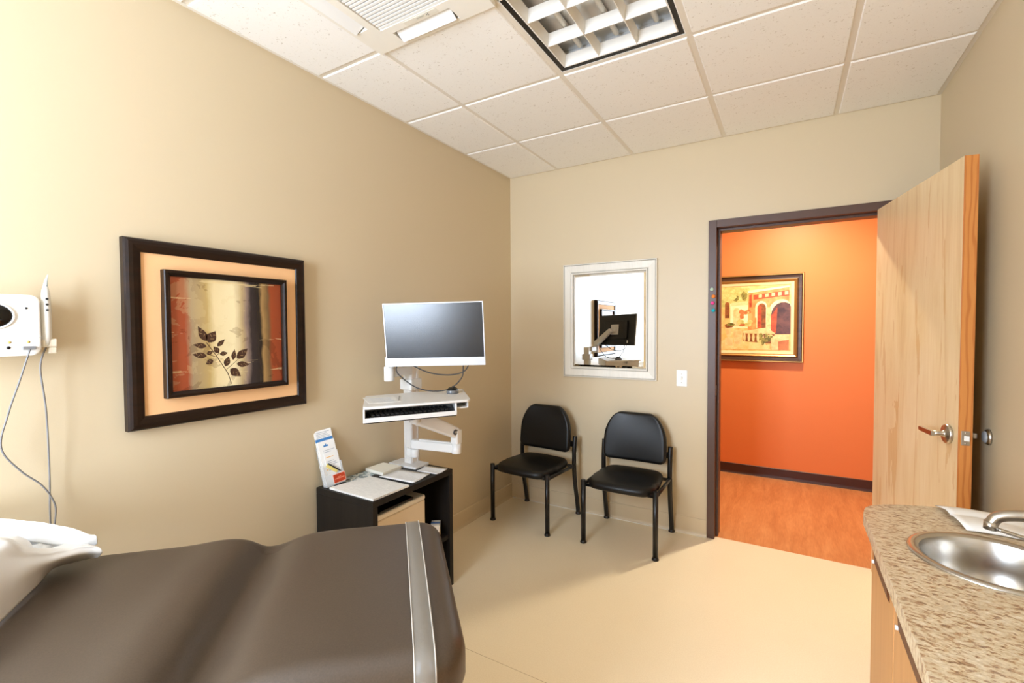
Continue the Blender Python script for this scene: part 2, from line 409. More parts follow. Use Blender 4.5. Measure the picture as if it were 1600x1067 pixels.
for zz in (0.977, 1.019): obj('screw', MB().lathe([(0, .0012), (.003, .0012), (.0035, 0)], 12, 0, Matrix.Translation((DT/2, -DL-.0018, zz)) @ Matrix.Rotation(R(90), 4, 'X')), M_CHROME, lp)
for zz in (0.25, 1.05, 1.86): obj('hinge', MB().tube([(DT+.004, .006, zz-.055), (DT+.004, .006, zz+.055)], .007, 10), M_FRAMEB, dr)
# wall bumper
ds = thing('door_stop', 'round nickel wall bumper behind the door lever', 'door stop', (RW, -0.832, 1.005))
Ty = Matrix.Rotation(R(-90), 4, 'Y')
obj('plate', MB().lathe([(0, 0), (.032, 0), (.032, .006), (.028, .012), (.024, .013)], 28, 0, Ty), M_CHROME, ds)
obj('bumper', MB().lathe([(.024, .004), (.0235, .016), (.019, .020), (0, .020)], 28, 0, Ty), M_RUBBER, ds)

# ---------------------------------------------------------------- suspended ceiling
TS = 0.61; CX0 = 0.4425; CY0 = -0.653
xs = [0.0, CX0, CX0+TS, CX0+2*TS, CX0+3*TS, RW]
ys = [0.0, CY0]
while ys[-1]-TS > -RD: ys.append(ys[-1]-TS)
ys.append(-RD)
ce = thing('ceiling', 'white suspended tile ceiling of the exam room', None, (0, 0, RH), 0, None, 'structure')
obj('deck', MB().box2((0, -RD, 0.10), (RW, 0, 0.12)), M_GRID, ce)
LIGHT_CELLS = {(2, 2), (2, 3)}; AC_CELL = {(1, 3)}
G = 0.012; tile_mesh = {}
for i in range(5):
    for j in range(len(ys)-1):
        # visible row numbering: j=0 is the strip against the back wall
        if (i, j) in {(1, 3), (2, 2), (2, 3)}: continue
        x0, x1, y1, y0 = xs[i], xs[i+1], ys[j], ys[j+1]
        gx0 = .020 if i == 0 else G; gx1 = .020 if i == 4 else G; gy1 = .020 if j == 0 else G; gy0 = .020 if j == len(ys)-2 else G
        hx, hy = (x1-x0-gx0-gx1)/2, (y1-y0-gy0-gy1)/2
        key = (round(hx, 4), round(hy, 4)); cxx, cyy = (x0+gx0+x1-gx1)/2, (y0+gy0+y1-gy1)/2
        if key not in tile_mesh:
            m_ = MB(); e = .0045; zb = -.006
            vs = [(sx*(hx-d), sy*(hy-d), z) for d, z in ((0, .012), (0, zb+e), (e, zb)) for sx, sy in ((-1, -1), (1, -1), (1, 1), (-1, 1))]
            fs = [(8, 9, 10, 11), (3, 2, 1, 0)]+[(l*4+q, l*4+(q+1) % 4, l*4+4+(q+1) % 4, l*4+4+q) for l in (0, 1) for q in range(4)]
            o = obj('ceiling_tile', m_.add(vs, fs), M_TILE, ce); tile_mesh[key] = o.data
        else:
            o = bpy.data.objects.new('ceiling_tile', tile_mesh[key]); COL.objects.link(o); o.parent = ce
        o.location = (cxx, cyy, 0)
def rail(a, b, horizontal):
    x0, y0 = a; x1, y1 = b
    if horizontal: return MB().box2((x0, y0-.012, .0), (x1, y0+.012, .003)).box2((x0, y0-.001, .003), (x1, y0+.001, .035))
    return MB().box2((x0-.012, y0, -.0004), (x0+.012, y1, .0026)).box2((x0-.001, y0, .003), (x0+.001, y1, .035))
for x in xs[1:-1]: obj('grid_rail', rail((x, -RD), (x, 0), False), M_GRID, ce)
for y in ys[1:-1]:
    for k in range(5):
        obj('grid_rail', rail((xs[k]+(.012 if k else 0), y), (xs[k+1]-(.012 if k < 4 else 0), y), True), M_GRID, ce)
for a, b in (((0, -RD), (.022, 0)), ((RW-.022, -RD), (RW, 0)), ((.022, -.022), (RW-.022, 0)), ((.022, -RD), (RW-.022, -RD+.022))):
    obj('wall_angle', MB().box2((a[0], a[1], -.0006), (b[0], b[1], .002)), M_GRID, ce)

# ---------------------------------------------------------------- recessed louvre light
lx0, lx1, ly1, ly0 = xs[2]+.012, xs[3]-.012, ys[2]-.012, ys[4]+.012
lcx, lcy = (lx0+lx1)/2, (ly0+ly1)/2; hx, hy = (lx1-lx0)/2, (ly1-ly0)/2
lt = thing('recessed_ceiling_light', 'unlit recessed ceiling light with deep parabolic louvre', 'ceiling light', (lcx, lcy, RH))
M_LOUV = mat('satin white louvre', (238, 234, 226), 0.35, 0.0); M_REFL = mat('specular reflector', (226, 226, 224), 0.3, 0.6)
hb = MB(); D = .095
for a, b in (((-hx, -hy, 0), (-hx+.004, hy, D)), ((hx-.004, -hy, 0), (hx, hy, D)), ((-hx, -hy, 0), (hx, -hy+.004, D)), ((-hx, hy-.004, 0), (hx, hy, D))): hb.box2(a, b)
obj('housing', hb, M_WHITE, lt)
gk = MB()
for a, b in (((-hx+.004, -hy+.004, .001), (-hx+.024, hy-.004, .03)), ((hx-.024, -hy+.004, .001), (hx-.004, hy-.004, .03)), ((-hx+.024, -hy+.004, .001), (hx-.024, -hy+.024, .03)), ((-hx+.024, hy-.024, .001), (hx-.024, hy-.004, .03))): gk.box2(a, b)
obj('shadow_gap', gk, M_BLACK, lt)
obj('reflector', MB().box2((-hx+.004, -hy+.004, D-.004), (hx-.004, hy-.004, D)), M_REFL, lt)
mg = .026; ix, iy = hx-mg, hy-mg
fr = MB()
for a, b in (((-ix, -iy, .003), (-ix+.006, iy, .06)), ((ix-.006, -iy, .003), (ix, iy, .06)), ((-ix+.006, -iy, .003), (ix-.006, -iy+.006, .06)), ((-ix+.006, iy-.006, .003), (ix-.006, iy, .06))): fr.box2(a, b)
obj('louvre_frame', fr, M_LOUV, lt)
def vane(mb, p0, p1, wt=.009, wb=.0016, z0=.004, z1=.058):
    d = (Vector(p1)-Vector(p0)).normalized(); n = Vector((-d.y, d.x, 0)); P = []
    for q in (p0, p1):
        for s_, wd, z in ((-1, wb, z0), (1, wb, z0), (1, wt*.55, (z0+z1)/2), (1, wt, z1), (-1, wt, z1), (-1, wt*.55, (z0+z1)/2)):
            P.append(Vector((q[0], q[1], z))+n*s_*wd)
    return mb.add(P, [(k, (k+1) % 6, 6+(k+1) % 6, 6+k) for k in range(6)]+[(0, 1, 2, 3, 4, 5), (11, 10, 9, 8, 7, 6)])
for k in (1, 2):
    x = -ix+2*ix*k/3; obj('long_blade', vane(MB(), (x, -iy+.006, 0), (x, iy-.006, 0)), M_LOUV, lt)
cw = 2*ix/3
for r_ in range(1, 6):
    y = -iy+2*iy*r_/6
    for k in range(3):
        obj('cross_blade', vane(MB(), (-ix+cw*k+.004, y, 0), (-ix+cw*(k+1)-.004, y, 0)), M_LOUV, lt)
for sx in (-1, 1):   # outer faces of the cells flare upward
    obj('side_blade', vane(MB(), (sx*(ix-.004), -iy, 0), (sx*(ix-.004), iy, 0)), M_LOUV, lt)
    obj('end_blade', vane(MB(), (-ix, sx*(iy-.004), 0), (ix, sx*(iy-.004), 0)), M_LOUV, lt)
M_TUBE = mat('frosted lamp tube', (240, 238, 230), 0.25)
for k in range(3):
    x = -ix+cw*(k+.5); tb = obj('lamp_tube', MB().tube([(x, -iy+.02, .074), (x, iy-.02, .074)], .0125, 14), M_TUBE, lt)

# ---------------------------------------------------------------- ceiling cassette air conditioner
acx, acy = (xs[1]+xs[2])/2, (ys[3]+ys[4])/2
ac = thing('ceiling_cassette_air_conditioner', 'white ceiling cassette air conditioner with slatted centre grille', 'air conditioner', (acx, acy, RH))
M_ACW = mat('off white air conditioner plastic', (236, 232, 222), 0.4)
H = .308; zb = -.020; vin, vout, vl = .222, .288, .150
pm = MB()
# panel face made of pieces around the vane slots and the grille opening
g_ = .186
def pb(x0, y0, x1, y1): pm.box2((x0, y0, zb), (x1, y1, zb+.018))
for sx in (-1, 1):
    pb(min(sx*g_, sx*vin), -H+.0, max(sx*g_, sx*vin), H) if False else None
# frame as rings: outer ring, corner blocks, inner ring
pb(-H, vout, H, H); pb(-H, -H, H, -vout); pb(-H, -vout, -vout, vout); pb(vout, -vout, H, vout)
pb(-vin, g_, vin, vin); pb(-vin, -vin, vin, -g_); pb(-vin, -g_, -g_, g_); pb(g_, -g_, vin, g_)
for sx in (-1, 1):
    for sy in (-1, 1):
        x0, x1 = sorted((sx*vl, sx*vout)); y0, y1 = sorted((sy*vin, sy*vout)); pb(x0, y0, x1, y1)
        x0, x1 = sorted((sx*vin, sx*vout)); y0, y1 = sorted((sy*vl, sy*vin)); pb(x0, y0, x1, y1)
obj('panel', pm, M_ACW, ac, 0.0)
rim = MB(); o1 = rrect(H, H, .03, 6); o2 = rrect(H+.006, H+.006, .03, 6); n_ = len(o1)
rim.add([(x, y, zb) for x, y in o1]+[(x, y, zb+.008) for x, y in o2]+[(x, y, -.0006) for x, y in o2], [(i, (i+1) % n_, n_+(i+1) % n_, n_+i) for i in range(n_)]+[(n_+i, n_+(i+1) % n_, 2*n_+(i+1) % n_, 2*n_+i) for i in range(n_)], 0, True)
obj('panel_rim', rim, M_ACW, ac)
obj('inner_box', MB().box2((-vout, -vout, .035), (vout, vout, .04)).box2((-vout, -vout, zb+.018), (-vout+.003, vout, .035)).box2((vout-.003, -vout, zb+.018), (vout, vout, .035)).box2((-vout, -vout, zb+.018), (vout, -vout+.003, .035)).box2((-vout, vout-.003, zb+.018), (vout, vout, .035)), mat('dark duct', (60, 50, 40), .8), ac)
for q in range(4):
    T = Matrix.Rotation(R(90)*q, 4, 'Z') @ Matrix.Translation((0, (vin+vout)/2, zb+.004)) @ Matrix.Rotation(R(-26), 4, 'X')
    obj('vane', MB().box((0, 0, 0), (2*vl-.014, vout-vin-.006, .004), 0, T), M_WHITE, ac, .0015)
sl_me = None
ns = 22
for k in range(ns):
    y = -g_+2*g_*(k+.5)/ns
    if sl_me is None:
        o = obj('grille_slat', MB().box((0, 0, 0), (2*g_-.01, 2*g_/ns*.62, .006)), M_WHITE, ac); sl_me = o.data
    else:
        o = bpy.data.objects.new('grille_slat', sl_me); COL.objects.link(o); o.parent = ac
    o.location = (0, y, zb+.006)
obj('filter', MB().box2((-g_, -g_, zb+.014), (g_, g_, zb+.017)), mat('filter shade', (176, 166, 148), .8), ac)
mk = obj('indicator_strip', MB().box((0.02, g_+.018, zb-.0006), (.17, .022, .0012)), mat('pale grey badge strip', (224, 219, 206), .4), ac)
obj('badge', MB().box((.02, g_+.016, zb-.0016), (.036, .008, .001)), mat('silver badge', (188, 186, 172), .3), mk)
bl = MB()
for a, b in ((.052, .0), (.058, .004), (.060, -.004)): obj('indicator_light', MB().box((a, g_+.019+b, zb-.0016), (.004, .003, .001)), M_BLACK, mk)

# ================================================================ left wall: large framed art
PY0, PY1, PZ0, PZ1 = -2.705, -1.993, 1.092, 1.787
pic = thing('framed_picture', 'large dark framed abstract print with a leaf branch on a peach mat', 'picture', (0, (PY0+PY1)/2, (PZ0+PZ1)/2))
def frame_rails(mb_fn, w, h, fw, prof, mats, parent, name, M):
    """four mitred rails in the local XY plane (w x h outer), profile = (inset, height) list"""
    cs = [(-1, -1), (1, -1), (1, 1), (-1, 1)]
    for q in range(4):
        a, b = cs[q], cs[(q+1) % 4]; vs = []; k = len(prof)
        for c_ in (a, b):
            for ins, z in prof: vs.append((c_[0]*(w/2-ins), c_[1]*(h/2-ins), z))
        fs = [(i, (i+1) % k, k+(i+1) % k, k+i) for i in range(k)]+[tuple(range(k)), tuple(range(2*k-1, k-1, -1))]
        obj(name, MB().add(vs, fs, 0, False, M), mats, parent)
# local plane: x->+Y, y->+Z, z->+X
MW = Matrix(((0, 0, 1, 0), (1, 0, 0, 0), (0, 1, 0, 0), (0, 0, 0, 1)))
W_, H_ = PY1-PY0, PZ1-PZ0
frame_rails(None, W_, H_, .05, [(0, .002), (0, .028), (.004, .036), (.012, .041), (.024, .043), (.038, .041), (.047, .038), (.050, .034), (.050, .002)], M_PFRAME, pic, 'frame_rail', MW)
obj('mat_board', MB().box2((-W_/2+.049, -H_/2+.049, .026), (W_/2-.049, H_/2-.049, .031), 0, MW), M_MATP, pic)
iw, ih = .490, .482
ic = Matrix.Translation((0, 0.0, 0))
frame_rails(None, iw, ih, .022, [(0, .030), (0, .058), (.003, .062), (.012, .062), (.018, .056), (.023, .052), (.023, .030)], M_PFRAME, pic, 'inner_frame_rail', MW)
# abstract canvas
m = mat('abstract print', (220, 200, 150), 0.22, 0, 0.5); t = NT(m)
tc = t.n('ShaderNodeTexCoord'); sep = t.n('ShaderNodeSeparateXYZ'); t.l(tc.outputs['Generated'], sep.inputs[0])
v = t.coords((1, 1, 1)); nz = t.noise(t.coords((1, 1.0, .35)), 14, 5, 0.6); nz2 = t.noise(v, 9, 5, 0.65, .4); nz3 = t.noise(t.coords((1, .25, 3.5)), 12, 4, .6)
u_ = t.math('ADD', sep.outputs['Y'], t.math('MULTIPLY', t.math('SUBTRACT', nz, 0.5), 0.10))
band = t.ramp(u_, [(0.0, (170, 84, 50)), (0.12, (160, 76, 46)), (0.17, (160, 138, 106)), (0.30, (184, 156, 98)), (0.36, (226, 206, 158)), (0.52, (236, 220, 176)), (0.60, (184, 160, 116)), (0.645, (142, 122, 110)), (0.69, (46, 40, 44)), (0.775, (30, 25, 24)), (0.80, (160, 126, 78)), (0.86, (110, 84, 52)), (0.885, (150, 68, 36)), (1.0, (136, 58, 32))])
c = t.mix(t.math('MULTIPLY', t.math('GREATER_THAN', nz2, 0.56), t.math('MULTIPLY', t.math('LESS_THAN', sep.outputs['Y'], 0.63), 0.3)), band, t.mix(0.6, band, rgb(214, 192, 140)))
c = t.mix(t.math('MULTIPLY', t.math('GREATER_THAN', nz3, 0.64), 0.5), c, rgb(232, 206, 150))
c = t.mix(t.math('MULTIPLY', t.math('LESS_THAN', nz2, 0.40), 0.3), c, rgb(120, 84, 50), 'MULTIPLY')
t.col(c)
cvs = obj('canvas', MB().box2((-iw/2+.02, -ih/2+.02, .040), (iw/2-.02, ih/2-.02, .0455), 0, MW), m, pic)
M_LEAF = mat('dark brown print ink', (66, 40, 28), 0.4); M_LEAFM = mat('tan print ink', (168, 136, 92), 0.4)
# leaf branch, coordinates measured on the print (crop px 120..985 x 110..985 perspective-flattened)
def cp(px, py):   # crop px -> local (x,y) on canvas
    u = (px-120)/(985-120-(0)); top = 108+(px-120)*0.062; bot = 985-(px-140)*0.1
    return ((u-.5)*(iw-.046), (.5-(py-top)/(bot-top))*(ih-.046))
def leaf(mb, base, tip, wd, z):
    b = Vector((*cp(*base), z)); t_ = Vector((*cp(*tip), z)); d = t_-b; n = Vector((-d.y, d.x, 0)).normalized(); L = d.length; pts = []
    prof = [(0, 0), (.12, .55), (.3, .95), (.45, 1.0), (.62, .8), (.8, .42), (1, 0)]
    vs = [b+d*s_+n*L*wd*a for s_, a in prof]+[b+d*s_-n*L*wd*a for s_, a in prof[-2:0:-1]]
    mb.add(vs, [tuple(range(len(vs)))])
lm = MB(); lv = MB()
for (b_, t_, wd) in [((362, 600), (303, 485), .2), ((372, 610), (430, 522), .34), ((362, 640), (265, 628), .2), ((362, 715), (258, 703), .2), ((408, 745), (352, 778), .3), ((362, 700), (408, 680), .3), ((452, 690), (412, 640), .3), ((458, 700), (520, 690), .26), ((440, 640), (500, 585), .2),
                     ((500, 795), (528, 715), .26), ((560, 745), (574, 662), .2), ((590, 735), (682, 655), .24), ((588, 775), (695, 780), .2), ((535, 815), (620, 872), .28)]:
    wd *= 1.1; leaf(lm, b_, t_, wd, .0458)
    bb = Vector(cp(*b_)); tt = Vector(cp(*t_)); d = tt-bb; n = Vector((-d.y, d.x)).normalized(); L = d.length
    for k_, q in enumerate((.3, .48, .64)):
        for sgn in (-1, 1):
            if (k_+(sgn > 0)) % 2: continue
            p0 = bb+d*q; p1 = bb+d*(q+.12)+n*L*wd*.55*sgn; e = d.normalized()*L*.035
            lv.add([(*p0, .0461), (*(p0+e), .0461), (*(p1+e), .0461), (*p1, .0461)], [(0, 1, 2, 3)])
stem = [(360, 610), (395, 660), (440, 725), (480, 790), (515, 845), (535, 900), (542, 930)]
for i in range(len(stem)-1):
    a = Vector(cp(*stem[i])); b = Vector(cp(*stem[i+1])); d = (b-a).normalized(); n = Vector((-d.y, d.x))*.0016; lm.add([(*(a+n), .0457), (*(b+n*.8), .0457), (*(b-n*.8), .0457), (*(a-n), .0457)], [(0, 1, 2, 3)])
for a_, b_ in (((505, 820), (560, 775)), ((560, 775), (600, 740)), ((440, 725), (365, 700)), ((430, 710), (460, 690))):
    a = Vector(cp(*a_)); b = Vector(cp(*b_)); d = (b-a).normalized(); n = Vector((-d.y, d.x))*.001; lm.add([(*(a+n), .0457), (*(b+n), .0457), (*(b-n), .0457), (*(a-n), .0457)], [(0, 1, 2, 3)])
for mb_ in (lm, lv): mb_.v = [MW @ v_ for v_ in mb_.v]
obj('printed_branch', lm, M_LEAF, cvs)['kind'] = 'stuff'; obj('printed_leaf_veins', lv, M_LEAFM, cvs)['kind'] = 'stuff'

# ---------------------------------------------------------------- wall diagnostic unit with probe and cables
M_DEVW = mat('glossy white device plastic', (244, 243, 240), 0.3)
dv = thing('wall_diagnostic_unit', 'white wall-mounted diagnostic unit with black oval window', 'medical device', (0, -3.060, 1.472))
dm = MB(); po = rrect(.13, .092, .022, 6)
dm.prism(po, 0, .072, 0, MW, True)
obj('housing', dm, M_DEVW, dv, .006, 3)
T = MW @ Matrix.Translation((.024, .028, .072)); obj('window', MB().lathe([(.046, 0), (.046, .001), (.042, .003), (0, .004)], 36, 0, T, True, 1.0, .78), mat('black glass', (6, 6, 7), .1), dv)
obj('window_rim', MB().lathe([(.052, -.001), (.051, .003), (.047, .004), (.045, .001)], 36, 0, T, True, 1.0, .80), M_DEVW, dv)
obj('seam', MB().box((0, -.036, .0722), (.258, .0015, .001), 0, MW), mat('seam grey', (200, 200, 198), .6), dv)
pt = MB()
for x, y, r_ in ((.098, .052, .0032), (.058, -.066, .0045)): obj('jack', MB().lathe([(r_, 0), (r_, .0012), (0, .0012)], 14, 0, MW @ Matrix.Translation((x, y, .072))), M_BLACK, dv)
pass
y2 = MB()
for x, y in ((.060, -.050), (.100, -.050)): obj('port_mark', MB().lathe([(.004, 0), (.004, .001), (0, .001)], 12, 0, MW @ Matrix.Translation((x, y, .072))), mat('yellow mark', (222, 196, 110), .5), dv)
pass
pl = obj('plug', MB().box((.100, -.068, .078), (.030, .010, .012), 0, MW), mat('grey plug', (128, 128, 128), .5), dv, .002)
hol = obj('probe_bracket', MB().box((.152, -.055, .045), (.034, .026, .032), 0, MW).box((.158, -.078, .05), (.02, .02, .02), 0, MW), mat('cream bracket', (236, 226, 206), .4), dv, .004)
pb_ = thing('probe', 'slim white handheld probe holstered beside the wall diagnostic unit', 'probe', (0.052, -2.914, 1.405))
obj('handle', MB().tube([(0, .0, .0), (0, 0, .03), (.002, 0, .12), (.004, 0, .17), (.004, .0, .188)], [.009, .0125, .0125, .010, .006], 14), mat('translucent probe plastic', (226, 224, 216), .25), pb_)
obj('tip', MB().tube([(.004, 0, .188), (.005, .002, .205), (.008, .006, .225)], [.006, .004, .0015], 12), mat('pale blue tip', (214, 234, 240), .3), pb_)
bt = MB()
for z in (.115, .132, .149): obj('button', MB().tube([(.010, 0, z), (.0165, 0, z)], .0035, 10), M_DCABLE, pb_)
cb = thing('device_cable', 'thin grey cable looping from plug to probe of wall diagnostic unit', 'cable', (.08, -2.945, 1.40))
P = [(.086, -2.945, 1.40), (.075, -2.966, 1.31), (.06, -2.997, 1.21), (.05, -3.012, 1.11), (.045, -2.972, 1.03), (.04, -2.925, .97), (.035, -2.896, .90), (.035, -2.898, .84), (.035, -2.903, .77), (.03, -2.906, .80), (.03, -2.907, .88), (.03, -2.905, 1.0), (.04, -2.910, 1.2), (.045, -2.914, 1.34), (.052, -2.901, 1.405)]
P = [Vector(q)-Vector((.08, -2.945, 1.40))+Vector((0, -.015 if q[2] > 1.3 else -.008, 0)) for q in P]
obj('cord', MB().tube(bez(P, 8), .0024, 8), M_CABLE, cb)

# ================================================================ back wall: mirror, switch, magnets
mr = thing('wall_mirror', 'rectangular mirror in a wide whitewashed frame above the two chairs', 'mirror', (.865, 0, 1.508))
MBk = Matrix(((1, 0, 0, 0), (0, 0, -1, 0), (0, 1, 0, 0), (0, 0, 0, 1)))   # local x->X, y->Z, z->-Y
mw, mh = .732, .882
frame_rails(None, mw, mh, .08, [(0, .001), (0, .022), (.004, .026), (.008, .026), (.011, .023), (.016, .025), (.06, .021), (.066, .018), (.069, .022), (.078, .020), (.082, .012), (.082, .001)], M_MFRAME, mr, 'frame_rail', MBk)
bead = MB()
for a, b in ((-1, 0), (1, 0), (0, -1), (0, 1)):
    for ins, z in ((.0095, .0255), (.0675, .021)):
        hx_, hy_ = mw/2-ins, mh/2-ins
        if a: bead.tube([(a*hx_, -hy_, z), (a*hx_, hy_, z)], .0022, 6, 0, MBk)
        else: bead.tube([(-hx_, b*hy_, z), (hx_, b*hy_, z)], .0022, 6, 0, MBk)
obj('bead', bead, mat('silver grey bead', (176, 172, 164), .4, .3), mr)
gw, gh = mw-.164, mh-.164; bv = .016
gm = MB(); gv = [(-gw/2, -gh/2, .006), (gw/2, -gh/2, .006), (gw/2, gh/2, .006), (-gw/2, gh/2, .006), (-gw/2+bv, -gh/2+bv, .009), (gw/2-bv, -gh/2+bv, .009), (gw/2-bv, gh/2-bv, .009), (-gw/2+bv, gh/2-bv, .009)]
gm.add(gv+[(x, y, .002) for x, y, z in gv[:4]], [(4, 5, 6, 7), (0, 1, 5, 4), (1, 2, 6, 5), (2, 3, 7, 6), (3, 0, 4, 7), (11, 10, 9, 8), (8, 9, 1, 0), (9, 10, 2, 1), (10, 11, 3, 2), (11, 8, 0, 3)], 0, False, MBk)
obj('glass', gm, M_MIRROR, mr)

sw = thing('light_switch', 'white light switch plate between the mirror and door frame', 'switch', (1.4005, 0, 1.095))
obj('plate', MB().prism(rrect(.0365, .0575, .005, 4), 0, .006, 0, MBk), M_WHITE, sw, .002)
obj('toggle_surround', MB().box((0, 0, .0065), (.014, .026, .0015), 0, MBk), mat('ivory', (224, 222, 214), .4), sw)
obj('toggle', MB().box((0, .004, .011), (.009, .011, .012), 0, MBk), M_WHITE, sw, .002)
sc_ = MB()
for y in (-.03, .03): obj('screw', MB().lathe([(.003, 0), (.003, .001), (0, .0015)], 10, 0, MBk @ Matrix.Translation((0, y, .006))), M_CHROME, sw)
pass
for nm, x, z, col in (('pale mint', 1.594, 1.708, (186, 208, 190)), ('orange', 1.604, 1.660, (240, 140, 60)), ('hot pink', 1.599, 1.616, (232, 70, 150)), ('turquoise', 1.604, 1.566, (20, 178, 198))):
    g = obj('magnet', MB().lathe([(0, 0), (.008, 0), (.0115, .003), (.0125, .007), (.011, .012), (.007, .0155), (0, .017)], 20, 0, MBk), mat(nm+' magnet', col, .25), None, loc=(x, -.012, z))
    setp(g, '%s round magnet on the dark door frame' % nm, 'magnet', 'round magnets on the door frame')

# ================================================================ hallway picture and lamp
hx0, hx1, hz0, hz1 = 1.02, 2.160, 1.118, 1.950
hp = thing('hallway_picture', 'villa garden painting in a bronze frame on the orange hallway wall', 'picture', ((hx0+hx1)/2, 1.66, (hz0+hz1)/2))
hW, hH = hx1-hx0, hz1-hz0
frame_rails(None, hW, hH, .1, [(0, .002), (0, .040), (.004, .046), (.012, .044), (.018, .034), (.040, .030), (.052, .032), (.056, .026), (.056, .002)], M_PFRAME2, hp, 'frame_rail', MBk)
frame_rails(None, hW-.004, hH-.004, .1, [(0, .030), (-.001, .036), (.001, .047), (.009, .0465), (.010, .030)], M_GOLD, hp, 'gold_edge', MBk)
frame_rails(None, hW-.104, hH-.104, .1, [(0, .02), (0, .034), (.006, .038), (.016, .032), (.020, .026), (.026, .024), (.026, .010)], M_GOLD, hp, 'gold_liner', MBk)
M_LINER = mat('cream linen liner', (238, 216, 168), .7)
frame_rails(None, hW-.154, hH-.154, .1, [(0, .012), (0, .026), (.024, .020), (.026, .012)], M_LINER, hp, 'liner', MBk)
m = mat('painted garden ground', (226, 178, 106), 0.45); t = NT(m); v = t.coords(); n1 = t.noise(v, 9, 6, .65, .6)
t.col(t.ramp(n1, [(.3, (206, 148, 78)), (.5, (232, 190, 116)), (.7, (246, 220, 156))]))
cvh = obj('canvas', MB().box2((-hW/2+.095, -hH/2+.095, .008), (hW/2-.095, hH/2-.095, .016), 0, MBk), m, hp)
def brush(nm, c0, c1, sc=40):
    m = mat(nm, c0, .45); t = NT(m); t.col(t.ramp(t.noise(t.coords(), sc, 4, .65, .5), [(.35, c0), (.65, c1)])); return m
PB = {'wall': brush('paint terracotta', (214, 126, 66), (240, 176, 110), 12), 'red': brush('paint red', (158, 54, 34), (200, 92, 52), 18), 'dark': brush('paint plum shadow', (66, 40, 46), (112, 70, 66), 14), 'cream': brush('paint cream', (246, 224, 170), (252, 240, 206), 14),
      'stone': brush('paint stone', (226, 184, 124), (248, 220, 164), 16), 'brown': brush('paint brown', (104, 54, 26), (158, 92, 44), 20), 'green': brush('paint olive', (88, 84, 34), (168, 156, 78), 40), 'lgreen': brush('paint light green', (176, 172, 92), (222, 212, 140), 30), 'path': brush('paint path', (236, 190, 110), (252, 226, 166), 12), 'shade': brush('paint warm shade', (176, 96, 52), (206, 130, 74), 16)}
LAY = [0]
scene_mb = {k: MB() for k in PB}
def q2(px, py): return (1.461+(px-105)/665*(2.045-1.461)-(hx0+hx1)/2, 1.832-(py-245)/605*(1.832-1.232)-(hz0+hz1)/2)
def poly(k, pts):
    LAY[0] += 1; z = .0162+LAY[0]*.00003
    scene_mb[k].add([(*q2(*p_), z) for p_ in pts], [tuple(range(len(pts)))], 0, False, MBk)
def arch(k, x0, x1, ytop, ybot):
    r_ = (x1-x0)/2; poly(k, [(x0, ybot), (x1, ybot)]+[((x0+x1)/2+r_*math.cos(R(a)), ytop+r_*1.1-r_*1.1*math.sin(R(a))) for a in range(0, 181, 20)])
def blob(k, x, y, rx, ry, n=14):
    poly(k, [(x+rx*math.cos(2*math.pi*i/n)*random.uniform(.75, 1.15), y+ry*math.sin(2*math.pi*i/n)*random.uniform(.75, 1.15)) for i in range(n)])
poly('lgreen', [(-420, 250), (390, 250), (390, 420), (-420, 470)])
for k in range(14): blob('green' if k % 2 else 'lgreen', random.uniform(-400, 360), random.uniform(270, 380), random.uniform(25, 60), random.uniform(18, 50))
poly('cream', [(-300, 470), (-300, 400), (-60, 360), (-60, 600), (-300, 600)])
poly('cream', [(200, 400), (380, 380), (380, 640), (200, 640)]); poly('stone', [(205, 392), (385, 376), (385, 412), (205, 424)])
arch('stone', 232, 300, 440, 620); arch('brown', 145, 190, 380, 540)
poly('cream', [(372, 275), (770, 240), (770, 262), (380, 305)]); poly('wall', [(378, 300), (770, 255), (770, 690), (378, 690)])
poly('red', [(430, 320), (770, 285), (770, 335), (430, 365)])
for k in range(5): poly('stone', [(480+62*k, 318-6*k), (512+62*k, 315-6*k), (512+62*k, 345-5*k), (480+62*k, 348-5*k)])
poly('red', [(388, 318), (414, 314), (414, 436), (388, 440)])
arch('cream', 448, 566, 378, 640); arch('brown', 470, 552, 402, 640); arch('red', 470, 510, 420, 640)
arch('cream', 575, 820, 368, 690); arch('dark', 600, 830, 395, 700); poly('red', [(602, 520), (660, 440), (650, 690), (602, 680)])
poly('stone', [(556, 440), (602, 440), (600, 650), (556, 650)]); poly('wall', [(408, 540), (462, 540), (462, 640), (408, 640)])
for k in range(10): blob('shade' if k % 2 else 'lgreen', random.uniform(300, 420), random.uniform(470, 620), random.uniform(18, 36), random.uniform(16, 34))
poly('path', [(-420, 850), (-420, 620), (120, 640), (340, 720), (520, 760), (600, 850)])
poly('stone', [(330, 668), (560, 636), (640, 690), (640, 712), (330, 690)]); poly('brown', [(330, 690), (640, 700), (610, 790), (330, 770)])
for k in range(6):
    x = 345+44*k; poly('stone', [(x-7, 688), (x+7, 688), (x+14, 730), (x+8, 770), (x-8, 770), (x-14, 730)])
poly('stone', [(232, 672), (255, 655), (300, 655), (322, 672), (322, 690), (314, 800), (240, 800), (232, 690)])
poly('stone', [(145, 640), (222, 640), (205, 700), (195, 730), (228, 738), (228, 815), (150, 815), (150, 738), (175, 730), (160, 700)]); blob('brown', 185, 615, 48, 22); blob('green', 200, 605, 44, 20)
for k in range(12): blob('green' if k % 3 else 'lgreen', random.uniform(500, 625), random.uniform(700, 830), random.uniform(16, 34), random.uniform(14, 30))
poly('stone', [(600, 745), (640, 705), (770, 700), (770, 850), (610, 850)]); poly('shade', [(670, 770), (770, 750), (770, 850), (672, 850)])
for k in range(8): blob('lgreen' if k % 2 else 'green', random.uniform(-400, 120), random.uniform(560, 640), random.uniform(20, 50), random.uniform(14, 30))
